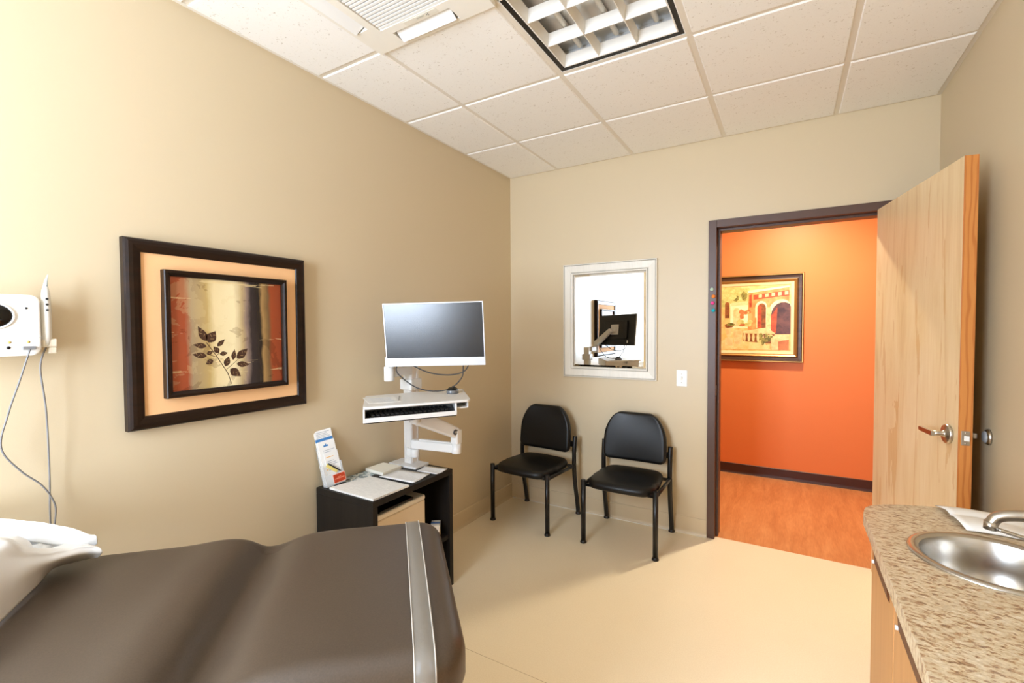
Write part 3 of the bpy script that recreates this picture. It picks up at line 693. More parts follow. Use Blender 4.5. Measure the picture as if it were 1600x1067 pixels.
# trim to the canvas: clamp any vertex that passes its edge
for k, mb_ in scene_mb.items():
    lx, lz = hW/2-.103, hH/2-.103
    for v_ in mb_.v: v_.x = max(-lx, min(lx, v_.x)); v_.z = max(-lz, min(lz, v_.z))
al = MB(); ms = []
for i, (k, mb_) in enumerate(scene_mb.items()):
    al.add(mb_.v, mb_.f, i); ms.append(PB[k])
obj('painted_scene', al, ms, cvh)['kind'] = 'stuff'
# hallway downlight, out of view above the doorway
hl = thing('hallway_downlight', 'round recessed downlight in the hallway ceiling', 'ceiling light', (2.085, .78, 2.62))
obj('trim_ring', MB().lathe([(.06, .001), (.085, 0), (.085, -.004), (.06, -.006), (.058, .02)], 32), M_WHITE, hl)
M_LAMP = bpy.data.materials.new('lamp lens'); M_LAMP.use_nodes = True; b_ = M_LAMP.node_tree.nodes['Principled BSDF']; b_.inputs['Emission Color'].default_value = (1, .8, .55, 1); b_.inputs['Emission Strength'].default_value = 8
obj('lens', MB().lathe([(0, .004), (.058, .004)], 32), M_LAMP, hl)
hlamp = area('hallway_lamp', (2.085, .78, 2.605), (0, 0, 0), .11, .11, 54, (1.0, .87, .66), 'DISK')
hlamp.parent = hl; hlamp.location = (0, 0, -.012)

# ================================================================ chairs
def chair(name, label, loc, rz):
    """origin on the floor midway between the rear feet, sitter faces local -Y"""
    c_ = thing(name, label, 'chair', loc, rz, 'black waiting chairs below the mirror')
    hw_ = .24
    def foot(mb, x, y, tilt=0): mb.lathe([(0, 0), (.022, 0), (.022, .006), (.019, .012), (.017, .018)], 16, 0, Matrix.Translation((x, y, 0)))
    for s in (-1, 1):
        l = obj('front_leg', MB().tube([(s*hw_, -.47, .012), (s*hw_, -.47, .43)], .0165, 16), M_BLACKM, c_)
        g = MB(); foot(g, s*hw_, -.47); obj('glide', g, M_BLACK, l)
        l = obj('rear_leg', MB().tube(bez([(s*hw_, .0, .012), (s*hw_, -.022, .12), (s*hw_, -.052, .25), (s*hw_, -.066, .38), (s*hw_, -.066, .5), (s*hw_, -.052, .62)], 6), .0165, 16), M_BLACKM, c_)
        g = MB(); foot(g, s*hw_, 0); obj('glide', g, M_BLACK, l)
        obj('side_rail', MB().tube([(s*hw_, -.47, .395), (s*hw_, -.064, .395)], .012, 12), M_BLACKM, c_)
    obj('front_rail', MB().tube([(-hw_, -.455, .392), (hw_, -.455, .392)], .011, 12), M_BLACKM, c_)
    obj('rear_rail', MB().tube([(-hw_, -.075, .392), (hw_, -.075, .392)], .011, 12), M_BLACKM, c_)
    def wseat(p):
        f = (p.y+.215)/.43            # 0 front .. 1 back
        x = p.x*(1.03-.12*abs(f-.35)*1.6 if f > .35 else 1.0+.0*f)
        y = p.y
        if f < .5: y -= .035*(1-(p.x/.225)**2)*(1-2*f)
        return (x, y, p.z-.012*max(0, (.25-f))*4*.6-.006*(abs(p.x)/.225)**2)
    obj('seat', cushion(MB(), .222, .212, .052, .075, .026, .014, None, 0, Matrix.Translation((0, -.265, .445)), warp=wseat), M_LEATHER, c_)
    # backrest pad: local x -> X, y -> Z, z -> -Y
    Mb = Matrix.Translation((0, -.100, .672)) @ Matrix.Rotation(R(-7), 4, 'X') @ Matrix(((1, 0, 0, 0), (0, 0, -1, 0), (0, 1, 0, 0), (0, 0, 0, 1)))
    def wback(p):
        f = (p.y+.17)/.34
        k = 1-.40*max(0, (f-.38)/.62)**2.3
        return (p.x*k, p.y, p.z+.018*(p.x/.22)**2)
    obj('backrest', cushion(MB(), .224, .172, .045, .045, .02, .012, None, 0, Mb, warp=wback), M_LEATHER, c_)
    bk = MB()
    for s in (-1, 1): obj('back_bracket', MB().box((s*.215, -.062, .56), (.04, .02, .04)), M_BLACKM, c_)
    return c_
chair('waiting_chair', 'black padded metal-leg chair in the corner by the computer wall', (.4035, -.045, 0), R(-4.5))
chair('waiting_chair', 'black padded metal-leg chair nearer the doorway', (1.102, -.03, 0), 0)

# ================================================================ desk with computer things
DX0, DX1, DY0, DY1, DZ = .02, .421, -1.941, -1.354, .663
dk = thing('printer_stand', 'dark wood open printer stand against the left wall', 'stand', ((DX0+DX1)/2, (DY0+DY1)/2, 0))
ox, oy = (DX0+DX1)/2, (DY0+DY1)/2
dhx, dhy = (DX1-DX0)/2, (DY1-DY0)/2
obj('top', MB().box2((-dhx, -dhy, DZ-.030), (dhx, dhy, DZ)), M_DWOOD, dk, .002)
obj('side_panel', MB().box2((-dhx, -dhy, 0), (dhx, -dhy+.03, DZ-.03)), M_DWOOD, dk, .002)
obj('side_panel', MB().box2((-dhx, dhy-.03, 0), (dhx, dhy, DZ-.03)), M_DWOOD, dk, .002)
obj('back_panel', MB().box2((-dhx, -dhy+.03, .06), (-dhx+.008, dhy-.03, DZ-.03)), M_DWOOD, dk)
obj('shelf', MB().box2((-dhx+.008, -dhy+.03, .27), (dhx-.01, dhy-.03, .295)), M_DWOOD, dk, .002)
obj('shelf', MB().box2((-dhx+.008, -dhy+.03, .06), (dhx-.01, dhy-.03, .085)), M_DWOOD, dk, .002)
# printer
pr_ = thing('printer', 'cream printer with black top tray inside the dark stand', 'printer', (.20, -1.70, .295))
M_PRN = mat('cream printer plastic', (226, 208, 180), .4)
obj('body', MB().prism(rrect(.165, .185, .02, 4), 0, .235), M_PRN, pr_, .006, 3)
obj('lid', MB().prism(rrect(.166, .186, .02, 4), .236, .262), mat('pale printer lid', (236, 228, 212), .35), pr_, .008, 3)
obj('paper_tray', MB().box2((-.10, -.14, .262), (.155, .10, .274)), M_BLACK, pr_, .003)
obj('control_slot', MB().box2((.164, -.12, .05), (.1675, .12, .09)), mat('printer slot', (120, 110, 96), .6), pr_)
# small boxes at the right end of the shelf
for k, (x, y, z, rz_, c_, nm) in enumerate(((.36, -1.445, .3145, .35, (196, 176, 146), 'tan'), (.365, -1.44, .3535, .6, (222, 214, 200), 'cream'))):
    b1 = thing('small_carton', '%s small carton on the right end of the shelf under the desk papers' % nm, 'carton', (x, y, z-.0195), rz_)
    obj('carton_body', MB().box((0, 0, .0195), (.05, .07, .039)), mat(nm+' card', c_, .6), b1, .002)
    obj('carton_band', MB().box((0, 0, .0195), (.051, .02, .040)), mat('blue band', (70, 110, 160), .5), b1)

# papers lying on the desk
M_FORM = mat('printed form', (226, 222, 212), .7, spec=.2); t = NT(M_FORM)
wv = t.n('ShaderNodeTexWave', wave_type='BANDS', bands_direction='X'); wv.inputs['Scale'].default_value = 42; wv.inputs['Distortion'].default_value = .0
t.l(t.coords(), wv.inputs['Vector']); nn = t.noise(t.coords((8, 90, 1)), 3, 2)
lines = t.math('MULTIPLY', t.math('GREATER_THAN', wv.outputs['Fac'], .72), t.math('GREATER_THAN', nn, .45))
t.col(t.mix(t.math('MULTIPLY', lines, .55), rgb(240, 237, 230), rgb(172, 168, 164)))
M_FORM2 = mat('printed letter', (238, 236, 230), .7, spec=.2); t = NT(M_FORM2)
wv = t.n('ShaderNodeTexWave', wave_type='BANDS', bands_direction='X'); wv.inputs['Scale'].default_value = 55
t.l(t.coords(), wv.inputs['Vector']); nn = t.noise(t.coords((10, 120, 1)), 3, 2)
t.col(t.mix(t.math('MULTIPLY', t.math('MULTIPLY', t.math('GREATER_THAN', wv.outputs['Fac'], .8), t.math('GREATER_THAN', nn, .5)), .45), rgb(240, 238, 234), rgb(120, 124, 136)))
m = mat('photo leaflet', (150, 150, 150), .4); t = NT(m)
t.col(t.ramp(t.noise(t.coords((1, 1, 1)), 22, 3, .6), [(.3, (70, 56, 48)), (.42, (150, 168, 172)), (.52, (226, 226, 220)), (.62, (104, 120, 120)), (.72, (240, 238, 232))], 'CONSTANT')); M_PHOTO = m
def sheet(name, label, cat, pts, z, th, m_, curl=0.0, lines_m=None):
    cx_ = sum(p_[0] for p_ in pts)/4; cy_ = sum(p_[1] for p_ in pts)/4
    mb = MB(); n_ = 6; vs = []
    for lay in (0, 1):
        for i in range(n_+1):
            for j in range(n_+1):
                u, v_ = i/n_, j/n_
                a = Vector(pts[0]).lerp(Vector(pts[1]), u); b = Vector(pts[3]).lerp(Vector(pts[2]), u); q = a.lerp(b, v_)
                vs.append((q.x-cx_, q.y-cy_, th*lay+curl*((u-.5)**2*2+(v_-.2)**2*.6*(u > .5))))
    k = (n_+1)**2; fs = []
    for i in range(n_):
        for j in range(n_):
            a = i*(n_+1)+j; q = (a, a+1, a+n_+2, a+n_+1); fs += [tuple(x+k for x in q), tuple(reversed(q))]
    border = [j for j in range(n_+1)]+[i*(n_+1)+n_ for i in range(1, n_+1)]+[n_*(n_+1)+j for j in range(n_-1, -1, -1)]+[i*(n_+1) for i in range(n_-1, 0, -1)]
    for i in range(len(border)):
        a, b = border[i], border[(i+1) % len(border)]; fs.append((a, b, b+k, a+k))
    o = obj(name, mb.add(vs, fs, 0, curl > 0), m_, None, loc=(cx_, cy_, z)); return setp(o, label, cat, 'papers on the dark stand' if z < .75 else None)
zt = DZ
sheet('form_stack', 'thick stack of printed forms at the near end of the dark stand', 'papers', [(.10, -1.925), (.140, -1.700), (.418, -1.702), (.412, -1.930)], zt, .009, M_FORM)
sheet('photo_leaflet', 'leaflet with small dark photographs beside the brochure rack', 'leaflet', [(.03, -1.815), (.03, -1.640), (.125, -1.640), (.125, -1.815)], zt, .002, M_PHOTO)
sheet('paper_pad', 'thick blank cream pad at the back of the dark stand', 'pad', [(.028, -1.632), (.028, -1.500), (.168, -1.498), (.172, -1.640)], zt, .016, mat('cream pad paper', (236, 230, 214), .7))
sheet('letter_sheet', 'white typed letter lying in front of the cream pad', 'paper', [(.178, -1.672), (.180, -1.530), (.385, -1.506), (.405, -1.660)], zt+.0005, .003, M_FORM2, .006)
sheet('folded_paper', 'small white typed sheet at the right front of the dark stand', 'paper', [(.285, -1.500), (.262, -1.402), (.415, -1.392), (.416, -1.490)], zt+.0002, .003, M_FORM2, .008)
# brochure rack
br = thing('brochure_rack', 'clear acrylic brochure rack leaning at the left end of the stand', 'brochure rack', (.085, -1.878, zt), R(-8))
# local: x away from the wall, y along the wall; leans back towards the wall
Lz = Matrix.Translation((0, 0, .0075)) @ Matrix.Rotation(R(5), 4, 'X') @ Matrix.Rotation(R(-12), 4, 'Y')
def lean(mb): return mb
obj('back_plate', MB().box2((-.028, -.048, .0), (-.026, .052, .20), 0, Lz), M_ACRYL, br)
obj('front_lip', MB().box2((.010, -.048, .0), (.012, .052, .055), 0, Lz), M_ACRYL, br)
obj('side_plate', MB().box2((-.026, .050, .0), (.010, .052, .11), 0, Lz), M_ACRYL, br); obj('side_plate', MB().box2((-.026, -.048, .0), (.010, -.046, .11), 0, Lz), M_ACRYL, br)
obj('floor_plate', MB().box2((-.026, -.046, .0), (.010, .05, .003), 0, Lz), M_ACRYL, br)
M_BLUE = mat('blue print', (62, 128, 190), .5); M_GREYI = mat('grey print', (158, 164, 174), .6); M_YEL = mat('yellow note', (240, 222, 130), .6); M_ORI = mat('amber print', (232, 180, 90), .6)
def leaflet(name, label, x, y0, y1, z0, z1, marks):
    e = thing(name, label, 'brochure', (.085, -1.878, zt), R(-8), 'brochures in the clear rack')
    s_ = obj('sheets', MB().box2((x-.003, y0, z0), (x, y1, z1), 0, Lz), M_PAPER, e)
    for nm, m_, rects in marks:
        mm = MB()
        for a0, b0, a1, b1 in rects: mm.box2((x, a0, b0), (x+.0004, a1, b1), 0, Lz)
        obj(nm, mm, m_, s_)['kind'] = 'stuff'
leaflet('brochure', 'tall white brochure with a blue band at the back of the rack', -.020, -.045, .048, .004, .282, [('blue_band', M_BLUE, [(-.045, .224, .048, .240)]), ('print_line', M_GREYI, [(-.036, .246+.008*k, .036-.008*(k % 3), .2485+.008*k) for k in range(4)])])
leaflet('brochure', 'white typed brochure with small blue crest in the middle of the rack', -.012, -.040, .049, .004, .226, [('print_line', M_GREYI, [(-.02, .095+.009*k, .040-.010*(k % 3), .0972+.009*k) for k in range(10)]), ('crest', M_BLUE, [(-.014, .196, .012, .204), (-.004, .204, .002, .210)])])
leaflet('brochure', 'short white brochure with an amber line at the front of the rack', -.004, -.024, .050, .004, .166, [('print_line', M_GREYI, [(-.014, .075+.009*k, .042-.010*(k % 3), .0772+.009*k) for k in range(6)]), ('amber_line', M_ORI, [(-.018, .140, .022, .1435)])])
yn = thing('sticky_note', 'yellow note strip tucked in the brochure rack', 'note', (.085, -1.878, zt), R(-8))
obj('note_sheet', MB().add([(.000, -.030, .100), (.0, .018, .055), (.0, .028, .064), (.0, -.020, .112), (.0012, -.030, .100), (.0012, .018, .055), (.0012, .028, .064), (.0012, -.020, .112)], [(3, 2, 1, 0), (4, 5, 6, 7), (0, 1, 5, 4), (1, 2, 6, 5), (2, 3, 7, 6), (3, 0, 4, 7)], 0, False, Lz), M_YEL, yn)
obj('ink_stripe', MB().box2((.0012, -.028, .08), (.0018, -.02, .085), 0, Lz), M_ORI, yn)
pn = thing('pen', 'black pen leaning across the brochure rack', 'pen', (.085, -1.878, zt), R(-8))
bpn = obj('barrel', MB().tube([Lz @ Vector(q) for q in ((.006, -.018, .112), (.006, .038, .060))], .0032, 10), M_BLACK, pn)
obj('nib', MB().tube([Lz @ Vector(q) for q in ((.006, .038, .060), (.006, .045, .0535))], [.003, .0008], 10), M_CHROME, pn)
bc = thing('business_card', 'red business card with white lettering on the rack front', 'card', (.085, -1.878, zt), R(-8))
crd = obj('card_sheet', MB().box2((.0125, -.012, .006), (.0145, .056, .052), 0, Lz), mat('pale card edge', (240, 206, 190), .5), bc)
obj('red_face', MB().box2((.0145, -.0095, .0085), (.0150, .0535, .0495), 0, Lz), mat('brick red print', (184, 58, 24), .45), crd)
ltr = MB(); yy = -.004
random.seed(3)
while yy < .048:
    wd = random.choice((.0025, .003, .0035)); ltr.box2((.0150, yy, .0255), (.0153, yy+wd, .0255+random.choice((.0035, .004, .0045))), 0, Lz); yy += wd+.0011
yy = .013
while yy < .03: ltr.box2((.0150, yy, .0325), (.0153, yy+.0018, .0352), 0, Lz); yy += .0027
obj('lettering', ltr, mat('pale lettering', (236, 160, 130), .5), crd)['kind'] = 'stuff'

# ---------------------------------------------------------------- pole mount with two arms
PX, PY = .150, -1.392
pm_ = thing('monitor_arm_pole', 'aluminium pole with two white swing arms standing on the dark stand', 'monitor arm', (PX, PY, DZ), 0)
bpx = obj('base_plate', MB().prism(rrect(.105, .060, .01, 4), 0, .012, 0, Matrix.Translation((.0, -.025, 0))), M_WMETAL, pm_, .002)
pol = MB(); pol.box2((-.028, -.034, .0), (.028, .034, .575))
pol2 = MB()
for s in (-1, 1): pol2.box2((-.006+s*.018, -.036, .0), (.006+s*.018, -.034, .575)); pol2.box2((.028, -.006+s*.022, .0), (.030, .006+s*.022, .575))
obj('pole', pol.add(pol2.v, pol2.f), M_ALU, pm_, .002)
def wl(x, y, z): return (x-PX, y-PY, z-DZ)
# upper arm
ua = obj('upper_clamp', MB().prism(rrect(.045, .05, .012, 4), .44, .50), M_WMETAL, pm_, .003)
E1 = Vector(wl(.175, -1.588, 1.215)); P1 = Vector((.02, -.03, .553))
def beam(p0, p1, w0, h0, w1, h1):
    p0, p1 = Vector(p0), Vector(p1); d = (p1-p0).normalized(); s = d.cross(Vector((0, 0, 1))).normalized(); u = s.cross(d)
    vs = []
    for p, w_, h_ in ((p0, w0, h0), (p1, w1, h1)):
        for a, b in ((-1, -1), (1, -1), (1, 1), (-1, 1)): vs.append(p+s*a*w_/2+u*b*h_/2)
    return MB().add(vs, [(0, 1, 2, 3), (7, 6, 5, 4)]+[(i, (i+1) % 4, 4+(i+1) % 4, 4+i) for i in range(4)])
u1 = obj('upper_beam', beam(P1, E1, .045, .05, .04, .05), M_WMETAL, pm_, .006, 3)
obj('elbow', MB().lathe([(0, -.045), (.026, -.045), (.028, -.041), (.028, .03), (.026, .034), (0, .034)], 24, 0, Matrix.Translation(E1)), M_WMETAL, u1)
MON = Vector((.446, -1.532, 1.424)); yaw, tilt = R(26.7), R(7.0)
hN = Vector((math.sin(yaw)*math.cos(tilt), -math.cos(yaw)*math.cos(tilt), -math.sin(tilt)))
VB = MON - hN*.085 - Vector(wl(0, 0, 0))*-1*0   # point behind the screen
VBl = Vector(wl(*(MON - hN*.075)))
u2 = obj('upper_link', beam(E1+Vector((0, 0, .05)), VBl+Vector((-.02, .01, -.01)), .05, .06, .04, .045), M_WMETAL, pm_, .008, 3)
obj('link_pivot', MB().lathe([(0, -.03), (.022, -.03), (.022, .03), (0, .03)], 20, 0, Matrix.Translation(E1+Vector((0, 0, .055)))), M_WMETAL, u2)
# lower arm
E2 = Vector(wl(.455, -1.362, .785)); P2 = Vector(wl(.205, -1.424, .792))
obj('lower_bracket', MB().lathe([(0, -.075), (.024, -.075), (.026, -.07), (.026, -.028), (0, -.028)], 22, 0, Matrix.Translation(P2)).box((P2.x-.03, P2.y+.012, P2.z-.05), (.05, .05, .045)), M_WMETAL, pm_, .003)
l1 = obj('lower_beam', beam(P2+Vector((-.02, 0, 0)), E2, .042, .052, .04, .05), M_WMETAL, pm_, .008, 3)
obj('elbow', MB().lathe([(0, -.028), (.025, -.028), (.027, -.024), (.027, .028), (0, .028)], 22, 0, Matrix.Translation(E2)), M_WMETAL, l1)
obj('cable_cover', beam(P2+Vector((.03, .006, .028)), E2+Vector((-.03, -.006, .028)), .022, .01, .022, .01), M_WMETAL, l1, .003)
TC = Vector((.425, -1.640, 1.100))
tL = Vector(wl(TC.x-.02, TC.y, 1.008))
K = E2+Vector((0, 0, .085))
l2 = obj('gas_link', beam(K, tL, .045, .062, .05, .082), M_WMETAL, pm_, .012, 3)
obj('link_post', MB().prism(rrect(.025, .025, .01, 4), .028, .105, 0, Matrix.Translation(E2)), M_WMETAL, l2, .004)
dd = (tL-K).normalized(); sd = dd.cross(Vector((0, 0, 1))).normalized()
if sd.x < 0: sd = -sd
Tp = Matrix.Translation(K+dd*.03+sd*.0225) @ sd.to_track_quat('Z', 'Y').to_matrix().to_4x4()
obj('pivot_cap', MB().lathe([(.016, 0), (.016, .003), (.012, .004), (.011, .002), (0, .002)], 24, 0, Tp), mat('grey pivot cap', (92, 92, 90), .35, .4), l2)
obj('pivot_screw', MB().lathe([(.006, .002), (.006, .005), (0, .005)], 6, 0, Tp), M_CHROME, l2)
obj('tray_mount', MB().lathe([(0, -.03), (.03, -.03), (.03, .0), (.045, .006), (.045, .018), (0, .018)], 24, 0, Matrix.Translation(tL)), M_WMETAL, l2)

# ---------------------------------------------------------------- keyboard tray
T4 = [Vector((.150, -1.735)), Vector((.418, -1.250)), Vector((.700, -1.560)), Vector((.420, -1.990))]   # back-left, back-right, front-right, front-left
kt = thing('keyboard_tray', 'white keyboard shelf on the lower swing arm below the monitor', 'keyboard tray', (TC.x, TC.y, 1.043))
def rp(pts, r_, n=4):
    out = []; m_ = len(pts)
    for i in range(m_):
        p = pts[i]; a = (pts[i-1]-p).normalized(); b = (pts[(i+1) % m_]-p).normalized()
        for k in range(n+1):
            t_ = k/n; q = (p+a*r_)*(1-t_)**2+p*2*t_*(1-t_)+(p+b*r_)*t_**2; out.append((q.x, q.y))
    return out
TL = [p-Vector((TC.x, TC.y)) for p in T4]
obj('top_shelf', MB().prism(rp(TL, .028), .050, .062, 0, None, True), M_WMETAL, kt, .002)
def lerp2(a, b, t_): return a.lerp(b, t_)
# lower tray spans 88% of the width and leaves a small side pocket on the right
fl, fr_, bl_, brt = TL[3], TL[2], TL[0], TL[1]
q = [lerp2(fl, bl_, .02), lerp2(bl_, brt, .02), lerp2(bl_, brt, .86), lerp2(fl, fr_, .86)]
lowp = [fl+(bl_-fl)*.03, bl_, lerp2(bl_, brt, .86), lerp2(fl, fr_, .86)+(lerp2(bl_, brt, .86)-lerp2(fl, fr_, .86))*.03]
obj('lower_shelf', MB().prism([(p.x, p.y) for p in lowp], -.012, -.004), M_WMETAL, kt, .002)
obj('black_underside', MB().prism([(p.x*.985, p.y*.985) for p in lowp], -.016, -.0125), M_BLACK, kt)
def wallp(a, b, z0, z1, th, name):
    d = (b-a); n = Vector((-d.y, d.x)).normalized()*th; pts = [a, b, b+n, a+n]
    obj(name, MB().prism([(p.x, p.y) for p in pts], z0, z1), M_WMETAL, kt, .001)
wallp(lowp[1], lowp[0], -.004, .050, .008, 'side_wall'); wallp(lowp[3], lowp[2], -.004, .050, .008, 'side_wall'); wallp(lowp[2], lowp[1], -.004, .050, .008, 'rear_wall')
# sloping front lip below the keyboard
a, b = lowp[0], lowp[3]; inn = (lowp[1]-lowp[0]).normalized()
obj('front_lip', MB().add([(a.x, a.y, -.004), (b.x, b.y, -.004), (b.x, b.y, .010), (a.x, a.y, .010), (a.x+inn.x*.03, a.y+inn.y*.03, -.004), (b.x+inn.x*.03, b.y+inn.y*.03, -.004)], [(0, 1, 2, 3), (3, 2, 5, 4), (0, 4, 5, 1), (0, 3, 4), (1, 5, 2)]), M_WMETAL, kt)
pk = [lerp2(fl, fr_, .87)+inn*.03, lerp2(fl, fr_, .985)+inn*.03, lerp2(fl, fr_, .985)+inn*.16, lerp2(fl, fr_, .87)+inn*.16]
po_ = obj('side_pocket', MB().prism([(p.x, p.y) for p in pk], .016, .022), M_WMETAL, kt, .001)
pr2 = MB(); e0, e1, e2, e3 = pk
for aa, bb in ((e1, e2), (e2, e3)):
    d = (bb-aa); n = Vector((-d.y, d.x)).normalized()*.005; pr2.prism([(p.x, p.y) for p in (aa, bb, bb+n, aa+n)], .022, .050)
obj('pocket_wall', pr2, M_WMETAL, po_)
obj('foot_pad', MB().box((.14, .02, -.020), (.08, .02, .008), 0, None, R(50)), M_WHITE, kt); obj('foot_pad', MB().box((-.10, -.20, -.020), (.08, .02, .008), 0, None, R(50)), M_WHITE, kt)
kdir = (fr_-fl).normalized(); kang = math.atan2(kdir.y, kdir.x)
kc = (fl+lerp2(fl, fr_, .86))/2+inn*.105
kb = thing('keyboard', 'black keyboard inside the white keyboard shelf', 'keyboard', (TC.x+kc.x, TC.y+kc.y, 1.0395), kang)
obj('case', MB().prism(rrect(.205, .07, .01, 4), 0, .014), M_BLACK, kb, .002)
kme = None
for r_ in range(5):
    for k in range(18):
        if kme is None: o = obj('key', MB().add([(-.0085, -.0085, 0), (.0085, -.0085, 0), (.0085, .0085, 0), (-.0085, .0085, 0), (-.0065, -.0065, .006), (.0065, -.0065, .006), (.0065, .0065, .006), (-.0065, .0065, .006)], [(3, 2, 1, 0), (4, 5, 6, 7), (0, 1, 5, 4), (1, 2, 6, 5), (2, 3, 7, 6), (3, 0, 4, 7)]), mat('key black', (22, 22, 23), .5), kb); kme = o.data
        else: o = bpy.data.objects.new('key', kme); COL.objects.link(o); o.parent = kb
        o.location = (-.187+.022*k, -.05+.024*r_, .014)
# mouse on the shelf
ms_p = lerp2(lerp2(bl_, brt, .86), lerp2(fl, fr_, .86), .38)
mo = thing('computer_mouse', 'grey and black round mouse on the keyboard shelf', 'mouse', (TC.x+ms_p.x, TC.y+ms_p.y, 1.105), kang+R(60))
obj('base', MB().lathe([(0, 0), (.030, 0), (.034, .004), (.034, .012), (.031, .018)], 28, 0, None, True, 1.25, .95), mat('grey mouse plastic', (120, 122, 124), .3, .3), mo)
obj('top_shell', MB().lathe([(.032, .017), (.030, .024), (.022, .031), (.010, .034), (0, .0345)], 28, 0, None, True, 1.2, .92), M_BLACK, mo)
obj('wheel', MB().tube([(.012, -.004, .033), (.012, .004, .033)], .005, 12), M_DCABLE, mo)
# label card on the shelf
lc_ = lerp2(lerp2(fl, fr_, .10), lerp2(bl_, brt, .10), .52)
lb = thing('instruction_card', 'thin printed card lying on the left end of the keyboard shelf', 'card', (TC.x+lc_.x, TC.y+lc_.y, 1.1052), kang)
csh = obj('card_sheet', MB().box((.03, 0, .0006), (.15, .20, .0012)), mat('card white', (228, 226, 220), .5), lb)
lnm = MB()
for k in range(7): lnm.box((.03-.01*(k % 2), -.075+.022*k, .0014), (.11, .004, .0004))
obj('print_line', lnm, M_GREYI, csh)['kind'] = 'stuff'
obj('pencil_line', MB().box((.115, .0, .002), (.004, .16, .003), 0, None, R(-14)), mat('grey pen', (150, 148, 144), .4), csh)

# ---------------------------------------------------------------- monitor
mn = thing('monitor', 'flat monitor with silver bezel and dark screen above the keyboard shelf', 'monitor', tuple(MON))
hR = Vector((math.cos(yaw), math.sin(yaw), 0)); hV = hN.cross(hR)*1.0
hV = Vector((math.sin(yaw)*math.sin(tilt), -math.cos(yaw)*math.sin(tilt), math.cos(tilt)))
rl = R(1.1); hR, hV = hR*math.cos(rl)+hV*math.sin(rl), -hR*math.sin(rl)+hV*math.cos(rl)
mn.matrix_world = Matrix(((hR.x, hV.x, hN.x, MON.x), (hR.y, hV.y, hN.y, MON.y), (hR.z, hV.z, hN.z, MON.z), (0, 0, 0, 1)))
mW, mH, chin = .530, .335, .044
M_SIL = mat('silver bezel', (196, 197, 200), .35, .1)
obj('back_shell', MB().prism(rrect(mW/2-.002, mH/2-.002, .006, 3), -.024, -.010).prism(rrect(.17, .10, .02, 3), -.042, -.024), M_BLACK, mn, .003)
bz = MB(); e = .005
bz.box2((-mW/2, -mH/2, -.010), (mW/2, -mH/2+chin, .002)); bz.box2((-mW/2, mH/2-e, -.010), (mW/2, mH/2, .001)); bz.box2((-mW/2, -mH/2+chin, -.010), (-mW/2+e, mH/2-e, .001)); bz.box2((mW/2-e, -mH/2+chin, -.010), (mW/2, mH/2-e, .001))
obj('bezel', bz, M_SIL, mn)
M_SCR = mat('matte dark screen', (13, 13, 14), 0.24, 0, 0.75)
obj('screen', MB().box2((-mW/2+e, -mH/2+chin, -.009), (mW/2-e, mH/2-e, -.001)), M_SCR, mn)
obj('mount_plate', MB().box((0, 0.0, -.046), (.11, .11, .008)).box((-.0, -.0, -.058), (.05, .05, .018)), M_WMETAL, mn, .002)
# monitor cables (two)
c1 = thing('monitor_cable', 'dark cable hanging in a deep loop below the monitor', 'cable', (.30, -1.52, 1.2), 0, 'cables below the monitor')
bo = MON-hV*(mH/2-.02)-hN*.03
def wp(a, z, off): return bo+hR*a+hV*z+hN*off
def cable(e, pts, r_=.0032):
    L0 = Vector(e.location); obj('cord', MB().tube(bez([Vector(p)-L0 for p in pts], 10), r_, 8), M_DCABLE, e)
cable(c1, [wp(.140, .02, 0), wp(.140, -.05, .0), wp(.125, -.10, .0), wp(.06, -.155, 0), wp(-.04, -.165, 0), wp(-.13, -.14, 0), wp(-.215, -.07, .0), wp(-.225, -.03, -.01), wp(-.20, -.005, -.03)])
c2 = thing('monitor_cable', 'dark cable in a shallow loop below the monitor', 'cable', (.35, -1.5, 1.2), 0, 'cables below the monitor')
cable(c2, [wp(.178, .01, 0.0), wp(.172, -.02, .0), wp(.140, -.062, .0), wp(.06, -.078, .0), wp(-.04, -.065, .0), wp(-.12, -.03, .0), wp(-.17, .0, -.01)])
obj('connector', MB().tube([Vector(wp(.178, .03, 0))-Vector(c2.location), Vector(wp(.178, .005, 0))-Vector(c2.location)], .006, 10), M_WHITE, c2)

# ================================================================ exam table (set at an angle)
ax = Vector((.707, .707, 0)); wd_ = Vector((.707, -.707, 0))      # axis to the foot end; width direction towards the camera
TZ = .80
fc = Vector((1.0, -2.17, 0))+wd_*.35                               # centre of the foot end
tbl = thing('exam_table', 'brown vinyl exam table with a clear strap across its foot end', 'exam table', (fc.x-ax.x*.55, fc.y-ax.y*.55, 0), R(45))
# local: +x to the foot end (foot at x=.55), +y away from the camera
WH = .355
def g_top(x, y):   # soft valley between the seat part and the leg part
    f = x-(.5475-.535)
    v_ = -.050*math.exp(-(f/(.075 if f > 0 else .040))**2)
    return v_+.010*math.exp(-((f+.12)/.07)**2)+.004*math.exp(-((f-.22)/.10)**2)
obj('upholstered_top', cushion(MB(), .5475, WH, .115, .085, .048, .010, g_top, 0, Matrix.Translation((.55-.5475, 0, TZ)), nx=90, ny=22, rings=26), M_VINYL, tbl)
Mbk = Matrix.Translation((-.548, 0, TZ-.09)) @ Matrix.Rotation(R(22), 4, 'Y') @ Matrix.Translation((-.14, 0, .09))
obj('back_cushion', cushion(MB(), .14, WH-.02, .08, .10, .035, .004, None, 0, Mbk, nx=20, ny=16, rings=12), M_VINYL, tbl)
M_TBASE = mat('beige table base', (206, 192, 168), .45)
obj('pedestal', MB().prism(rrect(.50, .27, .05, 5), .07, .66, 0, Matrix.Translation((-.08, 0, 0))), M_TBASE, tbl, .004)
